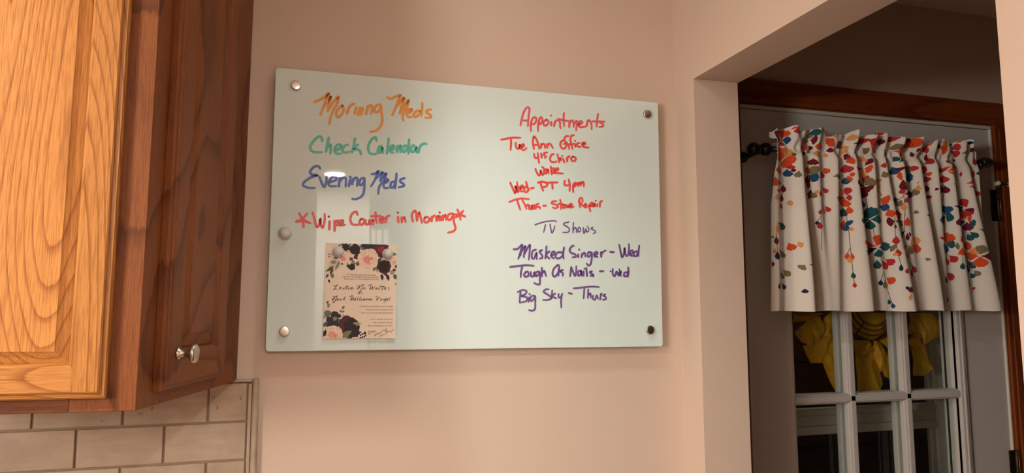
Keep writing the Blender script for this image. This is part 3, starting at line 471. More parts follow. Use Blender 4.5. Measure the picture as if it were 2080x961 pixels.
# petals printed on the valance: (base, tip, width, colour) in tenths of a millimetre, x and height
PETALS=[((12890, 19687),(12744, 19742),115,'D'), ((13291, 19829),(12955, 19733),54,'N'), ((13252, 19530),(12899, 19634),177,'P'), ((13289, 19547),(13399, 19750),231,'R'),
((13244, 19493),(12859, 19437),216,'D'), ((13303, 19478),(13477, 19465),208,'B'), ((13270, 19455),(13263, 19302),139,'C'), ((13327, 18995),(13139, 19264),216,'R'),
((13347, 19010),(13448, 19244),366,'O'), ((13505, 19118),(13575, 19021),115,'T'), ((13312, 18986),(12956, 18950),239,'R'), ((13355, 18976),(13577, 18891),289,'R'),
((13335, 18967),(13329, 18696),239,'R'), ((13479, 18804),(13463, 18663),185,'C'), ((13089, 18752),(13071, 18509),254,'R'), ((13387, 18667),(13384, 18453),262,'B'),
((13621, 18600),(13583, 18419),162,'V'), ((13532, 18683),(13509, 18586),115,'D'), ((12928, 18411),(12917, 18157),200,'R'), ((13119, 18366),(13144, 18201),92,'D'),
((13261, 18239),(13250, 18026),169,'D'), ((12929, 18044),(13151, 18056),115,'C'), ((12967, 17961),(12944, 17778),146,'O'), ((13204, 17968),(13166, 17768),139,'D'),
((13150, 17724),(13153, 17570),108,'C'), ((13318, 17716),(13473, 17736),162,'O'), ((13579, 19807),(13603, 19620),192,'C'), ((13496, 19807),(13520, 19756),115,'R'),
((14117, 19920),(14237, 19896),185,'B'), ((14256, 19850),(14277, 19630),192,'T'), ((14170, 19722),(14149, 19577),131,'V'), ((14132, 19504),(13781, 19452),200,'V'),
((14174, 19528),(14293, 19511),254,'D'), ((14424, 19462),(14392, 19256),254,'R'), ((13845, 19339),(14048, 19271),177,'C'), ((14147, 19371),(14187, 19256),154,'D'),
((13701, 19121),(13970, 19244),146,'O'), ((13730, 19028),(14011, 19173),115,'N'), ((14194, 19150),(14441, 19120),185,'O'), ((14140, 19165),(14048, 19242),154,'V'),
((14206, 18999),(14190, 18814),277,'D'), ((14066, 18576),(14329, 18749),231,'V'), ((14078, 18533),(14317, 18421),254,'B'), ((14050, 18547),(14037, 18275),162,'D'),
((14052, 18576),(14060, 18763),139,'R'), ((14073, 18419),(14062, 18161),100,'W'), ((14022, 18016),(14148, 17989),254,'D'), ((14228, 18070),(14157, 17903),177,'V'),
((14297, 18123),(14227, 18013),100,'O'), ((14596, 18776),(14690, 18610),177,'R'), ((14361, 18609),(14607, 18529),177,'C'), ((14354, 18123),(14398, 17928),139,'C'),
((14541, 18209),(14648, 18062),131,'C'), ((14353, 17585),(14322, 17443),115,'C'), ((14419, 17646),(14559, 17474),131,'O'), ((14577, 17690),(14660, 17529),131,'C'),
((14742, 19882),(14668, 19646),231,'R'), ((14818, 19827),(14763, 19650),154,'D'), ((14933, 19824),(14930, 19632),169,'B'), ((15048, 19782),(15356, 19801),131,'B'),
((14862, 19589),(14696, 19411),308,'R'), ((15246, 19541),(14991, 19364),216,'D'), ((14781, 19350),(14786, 19204),169,'D'), ((14659, 19202),(14670, 19066),115,'O'),
((14771, 18513),(15158, 18554),200,'V'), ((14941, 19588),(14905, 19738),139,'O'), ((12918, 17155),(13266, 17047),195,'T'), ((12885, 17139),(12916, 16881),144,'O'),
((12832, 16789),(12830, 16577),119,'W'), ((12784, 16472),(12762, 16321),93,'O'), ((12880, 16426),(13233, 16265),169,'V'), ((12830, 16380),(12835, 16169),144,'N'),
((12665, 16158),(12682, 15977),144,'D'), ((13308, 16637),(13386, 16428),220,'R'), ((13588, 16598),(13475, 16566),169,'O'), ((13572, 16022),(13476, 15921),186,'V'),
((13657, 16020),(14066, 16071),119,'W'), ((13135, 15900),(13293, 15747),169,'V'), ((12907, 15842),(13156, 15682),144,'V'), ((12863, 15557),(12840, 15378),127,'W'),
((13095, 15536),(13147, 15386),135,'B'), ((13535, 15393),(13539, 15274),135,'N'), ((14252, 17273),(14249, 17155),110,'N'), ((14318, 17225),(14323, 17048),161,'C'),
((14893, 16489),(14902, 16375),42,'V'), ((12755, 16822),(12754, 16746),59,'V'), ((15050, 19768),(15362, 19798),162,'B'), ((15408, 19723),(15418, 19549),154,'O'),
((15780, 19804),(15831, 19675),154,'R'), ((15452, 19460),(15843, 19539),192,'B'), ((15856, 19684),(15913, 19525),231,'C'), ((15974, 19607),(16358, 19444),346,'C'),
((16069, 19442),(16373, 19327),192,'R'), ((14996, 19510),(15129, 19362),231,'D'), ((15129, 19362),(15399, 19397),100,'O'), ((15222, 19295),(15300, 19227),231,'O'),
((15895, 19397),(16067, 19256),177,'V'), ((15277, 19026),(15383, 19183),177,'D'), ((15306, 18965),(15472, 19031),254,'R'), ((15283, 18894),(15324, 18656),293,'C'),
((15351, 18623),(15458, 18579),131,'R'), ((15330, 18582),(15359, 18389),139,'R'), ((15266, 18530),(15271, 18325),192,'B'), ((15848, 19021),(15960, 19133),231,'O'),
((15947, 18897),(16104, 19085),139,'D'), ((15946, 18824),(16076, 18774),254,'R'), ((15893, 18829),(15498, 18765),192,'C'), ((15904, 18799),(15809, 18564),269,'O'),
((15901, 18388),(15979, 18629),169,'C'), ((15944, 18341),(16114, 18495),293,'V'), ((15915, 18329),(15515, 18387),308,'D'), ((15914, 18299),(15806, 17974),308,'D'),
((15932, 18284),(16053, 18183),293,'D'), ((15150, 18239),(15147, 18006),169,'O'), ((15271, 18018),(15324, 18247),177,'C'), ((15222, 17962),(14830, 17877),216,'C'),
((15256, 17946),(15374, 17950),177,'C'), ((15225, 17933),(15208, 17686),277,'R'), ((15294, 17711),(15310, 17492),154,'R'), ((15175, 17658),(15146, 17455),254,'T'),
((15822, 17916),(15858, 17699),177,'B'), ((16429, 19899),(16285, 19690),108,'D'), ((16503, 19950),(16515, 19797),139,'C'), ((16459, 19503),(16532, 19686),154,'D'),
((16581, 19376),(16783, 19270),115,'T'), ((16554, 18981),(16804, 19149),92,'R'), ((16460, 18906),(16591, 18925),139,'C'), ((16512, 18751),(16585, 18567),162,'V'),
((16125, 18466),(16491, 18505),146,'O'), ((16323, 18375),(16423, 18261),169,'O'), ((16442, 17965),(16612, 17890),308,'R'), ((16400, 17759),(16594, 17687),216,'B'),
((16574, 17659),(16652, 17449),231,'R'), ((16695, 17564),(17072, 17493),293,'C'), ((16917, 19847),(16934, 19657),192,'C'), ((17002, 19867),(17471, 19924),131,'T'),
((17506, 19883),(17383, 19648),231,'D'), ((16986, 19571),(17008, 19400),231,'V'), ((17380, 19539),(17030, 19420),154,'D'), ((16961, 19371),(17294, 19321),123,'R'),
((17070, 19299),(17432, 19246),139,'O'), ((16926, 19070),(17067, 19195),154,'T'), ((17040, 19037),(17294, 19199),131,'T'), ((16911, 18908),(16993, 18705),254,'B'),
((16993, 18632),(17099, 18646),254,'R'), ((17079, 18794),(17061, 18885),231,'D'), ((17343, 18708),(17538, 18968),231,'V'), ((17378, 18653),(17598, 18632),262,'B'),
((17098, 18529),(17150, 18203),192,'D'), ((17140, 18408),(17357, 18269),115,'V'), ((17071, 18269),(17108, 18119),139,'C'), ((17138, 18116),(17592, 18141),254,'D'),
((17626, 18331),(17619, 18108),169,'V'), ((17674, 18414),(17678, 18235),115,'O'), ((17592, 18812),(17640, 18969),169,'C'), ((17023, 17981),(16887, 17953),139,'W'),
((17079, 17946),(16982, 17777),192,'V'), ((17186, 18027),(17184, 17852),115,'C'), ((17117, 17855),(17127, 17650),139,'O'), ((17611, 17677),(17611, 17582),108,'V'),
((17570, 19800),(17641, 19971),269,'D'), ((17576, 19783),(17630, 19496),346,'R'), ((17487, 19662),(17520, 19506),192,'C'), ((17560, 19386),(17639, 19236),92,'D'),
((15998, 17394),(15859, 17587),296,'T'), ((16022, 17409),(16103, 17704),339,'T'), ((16033, 17360),(16404, 17375),279,'T'), ((15985, 17363),(15537, 17271),279,'T'),
((16009, 17346),(15987, 17076),271,'T'), ((15184, 17562),(15144, 17434),212,'T'), ((15181, 17323),(15074, 17052),169,'R'), ((15216, 17259),(15172, 17006),178,'B'),
((15231, 17290),(15326, 17204),186,'B'), ((15311, 17126),(15310, 17009),110,'O'), ((15125, 17402),(15093, 17496),127,'D'), ((16142, 16628),(16267, 16907),330,'R'),
((16128, 16612),(15574, 16690),254,'R'), ((16212, 16564),(16567, 16632),254,'T'), ((16141, 16549),(15595, 16378),254,'N'), ((16181, 16517),(16236, 16312),279,'T'),
((16554, 16601),(16662, 16532),245,'V'), ((16147, 16218),(16154, 15966),220,'T'), ((16285, 16202),(16453, 15968),212,'C'), ((16442, 16238),(16617, 16107),212,'C'),
((16416, 15716),(16608, 15588),229,'R'), ((16232, 15667),(16212, 15511),135,'N'), ((16352, 15652),(16356, 15417),161,'V'), ((16452, 15135),(16462, 14979),110,'T'),
((16535, 15025),(16559, 14875),110,'B'), ((16670, 17569),(16558, 17529),254,'R'), ((16708, 17520),(17076, 17486),254,'C'), ((16678, 17312),(16526, 17290),271,'D'),
((16704, 17311),(17106, 17275),279,'V'), ((16689, 16896),(16675, 16658),161,'C'), ((16691, 16530),(16714, 16324),144,'C'), ((16642, 16438),(16658, 16326),127,'O'),
((16743, 16102),(16738, 15898),93,'N'), ((16686, 17231),(16690, 17103),59,'W'), ((17198, 17449),(17195, 17192),178,'R'), ((17122, 17049),(16838, 16832),169,'N'),
((17191, 17000),(17191, 16792),110,'D'), ((17236, 17032),(17281, 16910),68,'P'), ((17257, 16696),(17652, 16836),245,'O'), ((17289, 16664),(17631, 16530),262,'R'),
((17221, 16647),(17292, 16392),195,'V'), ((17221, 16647),(16824, 16544),152,'O'), ((17140, 16453),(17079, 16256),127,'C'), ((17262, 16072),(17406, 15882),161,'C'),
((16911, 15990),(16855, 15833),110,'C'), ((17219, 15974),(17171, 15749),144,'D'), ((16905, 15457),(16811, 15411),110,'N'), ((16955, 15473),(16924, 15301),152,'D'),
((16921, 15255),(16900, 15099),102,'O'), ((14890, 16489),(14899, 16375),42,'V'), ((15195, 16422),(15156, 16219),127,'R'), ((15224, 16312),(15231, 16124),144,'O'),
((15271, 16404),(15291, 16215),85,'R'), ((15267, 15874),(15275, 15687),102,'T'), ((15279, 15594),(15289, 15440),85,'C'), ((17609, 17638),(17616, 17572),102,'V'),
((18178, 19968),(18232, 19873),177,'T'), ((18158, 19673),(18231, 19638),193,'R'), ((18087, 19471),(18208, 19490),208,'C'), ((17659, 19451),(17735, 19397),116,'D'),
((18551, 19913),(18608, 19866),193,'W'), ((18663, 19947),(18714, 19825),154,'N'), ((18562, 19696),(18577, 19545),131,'N'), ((18654, 19749),(18816, 19640),193,'O'),
((18633, 19567),(18847, 19566),385,'R'), ((18887, 19629),(19180, 19866),231,'C'), ((19201, 19879),(19382, 19817),193,'R'), ((19178, 19590),(19356, 19659),216,'C'),
((19144, 19513),(19371, 19389),193,'C'), ((19792, 19844),(19789, 19752),146,'N'), ((20056, 19975),(20129, 19743),231,'C'), ((19797, 19631),(19904, 19540),154,'D'),
((19408, 19441),(19738, 19516),154,'V'), ((20085, 19639),(20100, 19543),116,'P'), ((18169, 19368),(18148, 19156),139,'D'), ((18124, 19068),(18343, 19214),193,'C'),
((17917, 18989),(18155, 18825),270,'C'), ((18143, 18795),(18258, 18752),131,'R'), ((18127, 18705),(18180, 18551),193,'C'), ((18067, 18675),(18055, 18491),100,'N'),
((18038, 18459),(18171, 18251),193,'D'), ((18154, 18161),(18198, 18039),154,'C'), ((18328, 18355),(18358, 18278),100,'D'), ((18674, 18977),(18717, 18853),254,'C'),
((18812, 18931),(18787, 18996),193,'R'), ((18837, 18867),(19292, 19108),270,'R'), ((18846, 18836),(19300, 18723),231,'R'), ((18736, 18760),(18752, 18546),231,'C'),
((18704, 18458),(18659, 18244),169,'D'), ((18769, 18453),(18793, 18224),169,'D'), ((18919, 18496),(19316, 18461),216,'O'), ((19257, 19305),(19239, 19198),139,'D'),
((18829, 19131),(18891, 19177),116,'D'), ((19386, 18835),(19450, 18829),146,'C'), ((19928, 19392),(20049, 19138),193,'C'), ((20099, 19189),(20385, 19240),231,'R'),
((19892, 18875),(19986, 18873),216,'R'), ((20009, 18887),(20098, 18884),108,'T'), ((19528, 18542),(19926, 18643),154,'R'), ((19586, 18445),(19978, 18458),177,'R'),
((20015, 18365),(20086, 18208),139,'C'), ((18937, 17834),(19447, 17801),231,'B'), ((19526, 17842),(19411, 18093),231,'C'), ((19492, 17784),(19651, 17681),216,'D'),
((19491, 17753),(19378, 17588),254,'R'), ((19512, 17737),(19548, 17567),231,'C'), ((18737, 17637),(18657, 17878),193,'B'), ((18762, 17637),(18860, 17841),193,'B'),
((18759, 17591),(18881, 17523),154,'T'), ((17593, 17678),(17618, 17586),108,'V'), ((18732, 17556),(18414, 17364),212,'B'), ((18759, 17539),(18904, 17447),212,'T'),
((18729, 17522),(18528, 17255),169,'N'), ((18735, 17606),(18856, 17665),127,'T'), ((19471, 17413),(18958, 17345),280,'P'), ((19508, 17394),(19521, 17136),263,'P'),
((19555, 17375),(19693, 17350),220,'T'), ((19501, 17512),(19367, 17683),254,'R'), ((19525, 17511),(19614, 17505),254,'R'), ((19520, 17678),(19663, 17685),152,'D'),
((19763, 17180),(20178, 17044),195,'V'), ((19567, 17108),(19728, 16933),152,'T'), ((19490, 17044),(19614, 16856),178,'T'), ((19285, 16735),(19098, 16966),263,'C'),
((19328, 16672),(19586, 16708),246,'R'), ((19085, 16620),(19106, 16390),229,'R'), ((18916, 16657),(19018, 16669),212,'V'), ((18994, 16457),(18992, 16408),93,'O'),
((18691, 16758),(18825, 17056),356,'R'), ((18472, 16842),(18491, 16924),169,'C'), ((18712, 16726),(18930, 16738),254,'T'), ((18506, 16713),(18750, 16496),263,'B'),
((18792, 16397),(18938, 16214),220,'C'), ((18597, 16341),(18735, 16118),186,'C'), ((18610, 15885),(18870, 15709),229,'C'), ((18563, 15803),(18577, 15592),93,'W'),
((18584, 15187),(18584, 15058),59,'W'), ((19711, 16437),(19582, 16625),263,'O'), ((19744, 16442),(19828, 16697),305,'V'), ((19698, 16388),(19445, 16410),263,'R'),
((19765, 16386),(20270, 16354),263,'D'), ((19731, 16370),(19755, 16067),356,'R'), ((19079, 16194),(19076, 15982),144,'T'), ((19213, 16148),(19494, 15930),186,'D'),
((19451, 16244),(19630, 16044),186,'T'), ((19603, 15979),(19715, 15811),161,'V'), ((19509, 15897),(19592, 15748),169,'T'), ((19338, 15678),(19292, 15496),110,'C'),
((19526, 15485),(19590, 15413),119,'C'), ((17652, 16820),(17277, 16743),246,'O'), ((17273, 16631),(17640, 16529),280,'R'), ((17748, 16202),(17774, 16297),119,'V'),
((17242, 16070),(17388, 15881),161,'C'), ((17808, 17524),(18138, 17468),127,'N')]
STEMS=[[(13257,18466),(13254,18097),(13194,17925)],
[(14482,18549),(14386,18241),(14380,17841),(14348,17387)],
[(14358,18223),(14583,18152)],
[(14375,17755),(14622,17631)],
[(12902,17170),(12837,16759),(12845,16395),(12897,15976),(12937,15650),(13093,15506)],
[(12897,15976),(13197,15870)],
[(12937,15650),(12849,15527)],
[(14353,17457),(14352,17054),(14342,16452)],
[(14352,17395),(14257,17257)],
[(15922,18328),(15953,17917),(16003,17449)],
[(16382,18262),(16477,18051)],
[(17118,18118),(17138,17795),(17146,17474)],
[(17118,18059),(17022,17952)],
[(17657,18446),(17695,18501)],
[(15233,17497),(15257,16987),(15258,16546),(15269,15920),(15283,15548)],
[(15258,16546),(15194,16407)],
[(16064,17168),(16119,16818)],
[(16237,16343),(16314,15998),(16359,15747),(16429,15370),(16535,15010)],
[(16237,16328),(16457,16222)],
[(16306,15872),(16226,15652)],
[(16699,17585),(16678,17104),(16684,16626),(16736,16087)],
[(17148,17611),(17135,17451),(17121,17033)],
[(17221,16647),(17179,16165),(17070,15808),(16932,15177)],
[(17179,16165),(17321,16041)],
[(18719,17389),(18679,16692),(18637,15837),(18586,15090)],
[(18667,16444),(18831,16331)],
[(19405,17145),(19285,16735),(19433,16277),(19307,15644)],
[(19423,17145),(19553,17042)],
[(19433,16277),(19573,15913)],
[(19087,16358),(19084,16162)],
[(18740,18517),(18734,18153),(18612,17721)],
[(19920,18425),(20014,18303)]]
WREATH=[(0,[(1470,1473),(1571,1474),(1537,1453),(1472,1449)]),
(-0.02,[(1554,1465),(1500,1453),(1461,1419),(1479,1391),(1515,1378),(1543,1393),(1558,1432)]),
(-0.006,[(1592,1474),(1633,1474),(1633,1443),(1614,1419),(1562,1329),(1524,1328),(1496,1378),(1562,1395),(1572,1452)]),
(-0.014,[(1625,1425),(1628,1328),(1597,1245),(1553,1330),(1587,1383)]),
(-0.004,[(1678,1393),(1738,1389),(1758,1349),(1779,1259),(1754,1231),(1690,1232),(1681,1326)]),
(-0.016,[(1682,1330),(1695,1360),(1727,1387),(1729,1365)]),
(-0.01,[(1744,1390),(1770,1386),(1839,1311),(1837,1260),(1779,1284),(1752,1343)]),
(-0.02,[(1746,1390),(1771,1365),(1774,1301),(1755,1298),(1740,1350)]),
(-0.002,[(1778,1392),(1848,1410),(1851,1322),(1822,1348)]),
(-0.006,[(1888,1394),(1942,1371),(1970,1320),(1964,1301),(1939,1280),(1893,1281),(1892,1372)]),
(-0.02,[(1874,1394),(1887,1418),(1914,1406),(1920,1375),(1904,1372)]),
(-0.012,[(1884,1474),(1976,1472),(2022,1413),(1936,1374),(1926,1406),(1879,1410)]),
(0,[(1656,1470),(1684,1436),(1685,1396),(1650,1369),(1637,1406)]),
(0.012,[(1690,1475),(1868,1474),(1857,1432),(1761,1390),(1693,1414)])]
# folds: (x at rod, x at hem, half width at rod, half width at hem, depth at rod, depth at hem)
FOLDS=[(1.304,1.278,.020,.030,.012,.016),(1.372,1.372,.024,.040,.022,.030),(1.432,1.445,.020,.026,.014,.004),(1.492,1.475,.022,.034,.020,.010),
(1.552,1.566,.022,.048,.022,.026),(1.613,1.63,.020,.030,.022,.006),(1.657,1.70,.018,.050,.018,.028),(1.713,1.745,.022,.040,.024,.010),
(1.775,1.806,.024,.044,.022,.028),(1.838,1.86,.022,.030,.022,.006),(1.893,1.925,.022,.040,.022,.016),(1.958,2.018,.022,.050,.018,.026),(2.008,2.060,.018,.020,.010,.008)]
Z_ROD=1.925; Z_HEM=1.478
def fold_depth(x,z):
    t=min(max((Z_ROD-z)/(Z_ROD-Z_HEM),-.2),1.0)
    tt=max(t,0.0); s=tt*tt*(3-2*tt)
    d=0.0
    for xr,xh,wr,wh,ar,ah in FOLDS:
        xc=xr+(xh-xr)*tt; w=wr+(wh-wr)*s; a=(ar*1.2+(ah*1.6-ar*1.2)*s)
        u=(x-xc)/w
        u=u*(1.05 if u<0 else 1.6)            # right flank falls off a little faster
        d+=a*math.exp(-u*u*1.1)
    # pinched along the rod pocket, frilled above it
    pin=math.exp(-((z-Z_ROD-.002)/.016)**2)
    d*=1.0-.62*pin
    d+=.010*pin*(.5+.5*math.sin(x*210.0+2*math.sin(x*37)))*.6
    if z>Z_ROD:
        f=min((z-Z_ROD)/.05,1.0)
        d+=.006*f+.013*f*math.sin(x*118.0+1.3*math.sin(x*41.0))
    return .036-d
def tag(o, label=None, cat=None, group=None, kind=None):
    for k, v in (('label', label), ('category', cat), ('group', group), ('kind', kind)):
        if v: o[k] = v
    return o
def struct(name, mb, label, cat='wall'):
    o = mb.build(name); return tag(o, label, cat, None, 'structure')

# ------------------------------------------------------------------ room shell
XR, XR2 = .981, 1.105            # the two faces of the wall that holds the passage
YJ, YN, ZH = -.0957, -.8956, 2.049   # passage: far jamb, near jamb, head
YE = .126                        # wall face behind the entry door
CEIL = 2.44
b = MB(); b.box(-2.6, 3.3, -6.4, .30, -.08, 0, M['floor']); struct('floor', b, 'brown board floor running through kitchen and entry', 'floor')
b = MB(); b.box(-2.6, 3.3, -6.4, .30, CEIL, CEIL+.08, M['ceil']); struct('ceiling', b, 'plain tan ceiling over kitchen and entry', 'ceiling')
b = MB(); b.box(-2.52, XR2, 0, .12, 0, CEIL, M['wall']); struct('wall_back', b, 'tan painted kitchen wall behind the glass board')
b = MB()
b.box(XR, XR2, YJ, 0, 0, CEIL, M['wall']); b.box(XR, XR2, YN, YJ, ZH, CEIL, M['wall']); b.box(XR, XR2, -6.2, YN, 0, CEIL, M['wall'])
struct('wall_right', b, 'tan painted wall with a cased passage to the entry door')
b = MB(); b.box(-2.64, -2.52, -6.2, .12, 0, CEIL, M['wall']); struct('wall_left', b, 'tan painted wall on the left end of the kitchen')
b = MB(); b.box(-2.52, XR2, -6.32, -6.2, 0, CEIL, M['wall2']); struct('wall_rear', b, 'painted wall at the rear of the kitchen')
b = MB(); b.box(.21, .60, -6.2, -4.02, 0, CEIL, M['white']); struct('wall_stub', b, 'short pale wall end under the rear ceiling light')
b = MB()
for x0, x1 in ((.62, .65), (.665, .70), (.715, .75)): b.box(x0, x1, -4.5, -4.06, 0, 2.12, M['white'], .004)
struct('trim_3', b, 'white fluted casing beside the rear wall end', 'trim')
# entry beyond the passage
DX0, DX1, DZ1 = 1.262, 2.176, 2.057
b = MB()
b.box(XR2, DX0-.017, YE, .26, 0, CEIL, M['wall2']); b.box(DX1+.017, 3.2, YE, .26, 0, CEIL, M['wall2']); b.box(DX0-.017, DX1+.017, YE, .26, DZ1+.028, CEIL, M['wall2'])
struct('wall_entry', b, 'taupe wall around the entry door')
b = MB(); b.box(3.2, 3.3, -6.2, .26, 0, CEIL, M['wall2']); struct('wall_entry_side', b, 'taupe side wall of the entry')
b = MB(); b.box(XR2, 3.2, -6.3, -6.2, 0, CEIL, M['wall2']); struct('wall_entry_rear', b, 'taupe rear wall of the entry')

# stained door casing
t = thing('trim_1', 'red-brown stained wood casing around the white entry door', 'trim', (DX0, YE, 0), kind='structure')
def casing_v(x0, x1, z1):
    q = MB(); dirn = 1 if x0 > 1.7 else -1
    q.box(x0, x1, YE-.014, YE, 0, z1, M['stain_v'], .003)
    a = x0 if dirn > 0 else x1
    xs = sorted((a+dirn*.014, a+dirn*.05)); q.box(xs[0], xs[1], YE-.019, YE-.012, 0, z1-.014, M['stain_v'], .003)
    return q
casing_v(DX1+.012, DX1+.078, DZ1+.018).build('side_casing', t); casing_v(DX0-.078, DX0-.012, DZ1+.018).build('side_casing', t)
q = MB(); q.box(DX0-.078, DX1+.078, YE-.014, YE, DZ1+.018, DZ1+.088, M['stain_x'], .003); q.box(DX0-.07, DX1+.07, YE-.019, YE-.012, DZ1+.032, DZ1+.070, M['stain_x'], .003)
q.build('head_casing', t)
q = MB()
q.box(DX0-.017, DX0-.003, YE-.001, .26, 0, DZ1+.014, M['stain_v']); q.box(DX1+.003, DX1+.017, YE-.001, .26, 0, DZ1+.014, M['stain_v']); q.box(DX0-.017, DX1+.017, YE-.001, .26, DZ1+.014, DZ1+.028, M['stain_x'])
q.build('jamb', t)

# ------------------------------------------------------------------ entry door
GX0, GX1, GZ0, GZ1 = 1.400, 1.985, .935, 1.835
MX = (1.594, 1.792); MZ = (1.232, 1.533)
d = thing('door_1', 'white half-glass entry door with divided panes behind the flowered valance', 'door', (DX0, YE, 0), kind='structure')
b = MB(); y0, y1 = YE, YE+.044
b.box(DX0, GX0, y0, y1, .015, DZ1, M['door']); b.box(GX1, DX1, y0, y1, .015, DZ1, M['door'])
b.box(GX0, GX1, y0, y1, GZ1, DZ1, M['door']); b.box(GX0, GX1, y0, y1, .015, GZ0, M['door'])
for xa, xb in ((1.40, 1.66), (1.725, 1.985)):
    b.box(xa, xb, y0-.006, y0, .25, .82, M['door'], .005)
b.build('door_slab', d)
b = MB()
for side, (ya, yb) in enumerate(((y0-.011, y0+.012), (y1-.012, y1+.011))):
    g = .030
    b.box(GX0-g+.018, GX0, ya, yb, GZ0-.012, GZ1+.012, M['door'], .004); b.box(GX1, GX1+g, ya, yb, GZ0-g, GZ1+g, M['door'], .004)
    b.box(GX1+.010, GX1+.018, ya-.004, ya, GZ0-g, GZ1+g, M['door'], .002)
    b.box(GX0, GX1, ya, yb, GZ1, GZ1+g, M['door'], .004); b.box(GX0, GX1, ya, yb, GZ0-g, GZ0, M['door'], .004)
b.build('glazing_frame', d)
def muntin_profile(b, p, q, vertical):
    """ogee bar: a proud flat nose with sloped flanks"""
    for ya, yb, w in ((y0-.004, y0+.016, .014), (y0-.010, y0-.004, .010), (y1-.014, y1+.006, .013)):
        if vertical: b.box(p-w, p+w, ya, yb, GZ0, GZ1, M['door'], .0035)
        else: b.box(GX0, GX1, ya, yb, p-w, p+w, M['door'], .0035)
for x in MX: b = MB(); muntin_profile(b, x, 0, True); b.build('muntin', d)
for z in MZ: b = MB(); muntin_profile(b, z, 0, False); b.build('muntin', d)
b = MB(); b.box(GX0-.005, GX1+.005, YE+.0185, YE+.0225, GZ0-.005, GZ1+.005, M['glass']); tag(b.build('glass_pane', d), 'clear glass pane')
b = MB(); b.box(DX0-.003, DX1+.010, YE-.006, YE+.004, DZ1+.002, DZ1+.013, M['storm'], .003); b.box(DX1+.001, DX1+.010, YE-.006, YE+.004, .015, DZ1+.002, M['storm'], .003)
tag(b.build('weatherstrip', d), 'thin grey weatherstrip along the door edge')
def hinge(zc, stop):
    h = MB(); h.box(DX1-.016, DX1+.012, YE-.0075, YE-.0055, zc-.05, zc+.05, M['bronze'], .0005)
    h.lathe([(-.052, .0035), (-.05, .0062), (.05, .0062), (.052, .0035)], (DX1+.006, YE-.014, zc), (0, 0, 1), M['bronze'], 14)
    for k in (-.03, -.01, .01, .03): h.lathe([(-.0006, .0068), (.0006, .0068)], (DX1+.006, YE-.014, zc+k), (0, 0, 1), M['brass'], 14)
    ho = h.build('hinge', d, label='dark bronze hinge')
    p = MB(); p.lathe([(-.05, .0014), (.058, .0014)], (DX1+.0055, YE-.0215, zc-.004), (0, 0, 1), M['brass'], 8); p.build('hinge_pin', ho, label='brass hinge pin')
    if stop:
        p = MB(); p.tube([(DX1-.010, YE-.024, zc+.066), (DX1+.006, YE-.020, zc+.064), (DX1+.044, YE-.026, zc+.066)], .0028, M['bronze'])
        p.lathe([(-.014, .004), (.004, .004)], (DX1+.006, YE-.020, zc+.064), (0, 0, 1), M['bronze'], 12)
        p.build('hinge_stop', ho)
        for x in (DX1-.010, DX1+.044):
            p = MB(); p.lathe([(-.009, .003), (-.008, .0068), (.006, .0074), (.009, .006), (.010, .002)], (x, YE-.028, zc+.066), (0, -1, .1), M['rubber'], 16)
            p.build('rubber_bumper', ho, label='white rubber bumper of the hinge stop')
hinge(1.812, True); hinge(1.005, False); hinge(.25, False)
b = MB(); b.lathe([(0, .027), (.004, .027), (.006, .012), (.03, .011), (.036, .024), (.048, .028), (.058, .022), (.061, .005)], (DX0+.065, YE, .93), (0, -1, 0), M['nickel'], 24)
b.build('door_knob', d, label='round metal door knob')

# storm door and porch beyond the glass
d2 = thing('door_2', 'grey storm door seen through the panes of the white entry door', 'door', (DX0, .275, 0), kind='structure')
b = MB(); ys = .275
b.box(1.262, 1.36, ys, ys+.03, .02, 2.05, M['storm'], .004); b.box(2.052, 2.176, ys, ys+.03, .02, 2.05, M['storm'], .004)
b.box(2.036, 2.052, ys+.008, ys+.026, .02, 2.05, M['storm'], .003)
b.box(1.36, 2.052, ys, ys+.03, 1.96, 2.05, M['storm'], .004); b.box(1.36, 2.052, ys, ys+.03, .02, .25, M['storm'], .004)
b.box(1.36, 2.052, ys-.004, ys+.03, 1.164, 1.184, M['storm'], .003); b.box(1.36, 2.052, ys, ys+.03, 1.132, 1.164, M['storm'], .003); b.box(1.36, 2.052, ys-.003, ys+.03, 1.106, 1.132, M['storm'], .003)
b.build('storm_frame', d2)
b = MB(); b.box(1.355, 2.055, ys+.012, ys+.016, .24, 1.97, M['glass']); b.build('glass_pane', d2)
b = MB()
for k in range(22): b.box(-.5, 6.5, 2.3-.012*(k % 2), 2.42, k*.13, k*.13+.127, M['porch'], .004)
struct('wall_porch', b, 'dark brown siding of the porch beyond the door')
b = MB(); b.box(-.5, 6.5, .32, 2.3, -.12, -.02, M['porch']); struct('floor_porch', b, 'dark porch floor beyond the door', 'floor')
# ------------------------------------------------------------------ oak wall cabinet
CO, EO = Vector((-.16, -.466)), Vector((-.0555, -.0015))
cd = (EO-CO).normalized(); cn = Vector((cd.y, -cd.x)); CLEN = (EO-CO).length
def P2(s, o): p = CO + cd*s + cn*o; return (p.x, p.y)
CZ0, CZ1 = 1.343, 2.41
cab = thing('wall_cabinet', 'honey oak wall cabinet with raised panel doors hanging left of the glass board', 'cabinet', (-.40, -.23, CZ0))
b = MB(); IN = (-.1763, -.447)
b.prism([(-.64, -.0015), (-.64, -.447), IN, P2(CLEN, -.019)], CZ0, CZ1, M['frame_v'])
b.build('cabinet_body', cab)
b = MB()
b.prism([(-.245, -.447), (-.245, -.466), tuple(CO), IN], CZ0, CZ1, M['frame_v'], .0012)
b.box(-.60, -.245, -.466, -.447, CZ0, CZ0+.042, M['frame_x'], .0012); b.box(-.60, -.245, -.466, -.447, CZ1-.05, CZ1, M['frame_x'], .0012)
b.box(-.64, -.60, -.466, -.447, CZ0, CZ1, M['frame_v'], .0012)
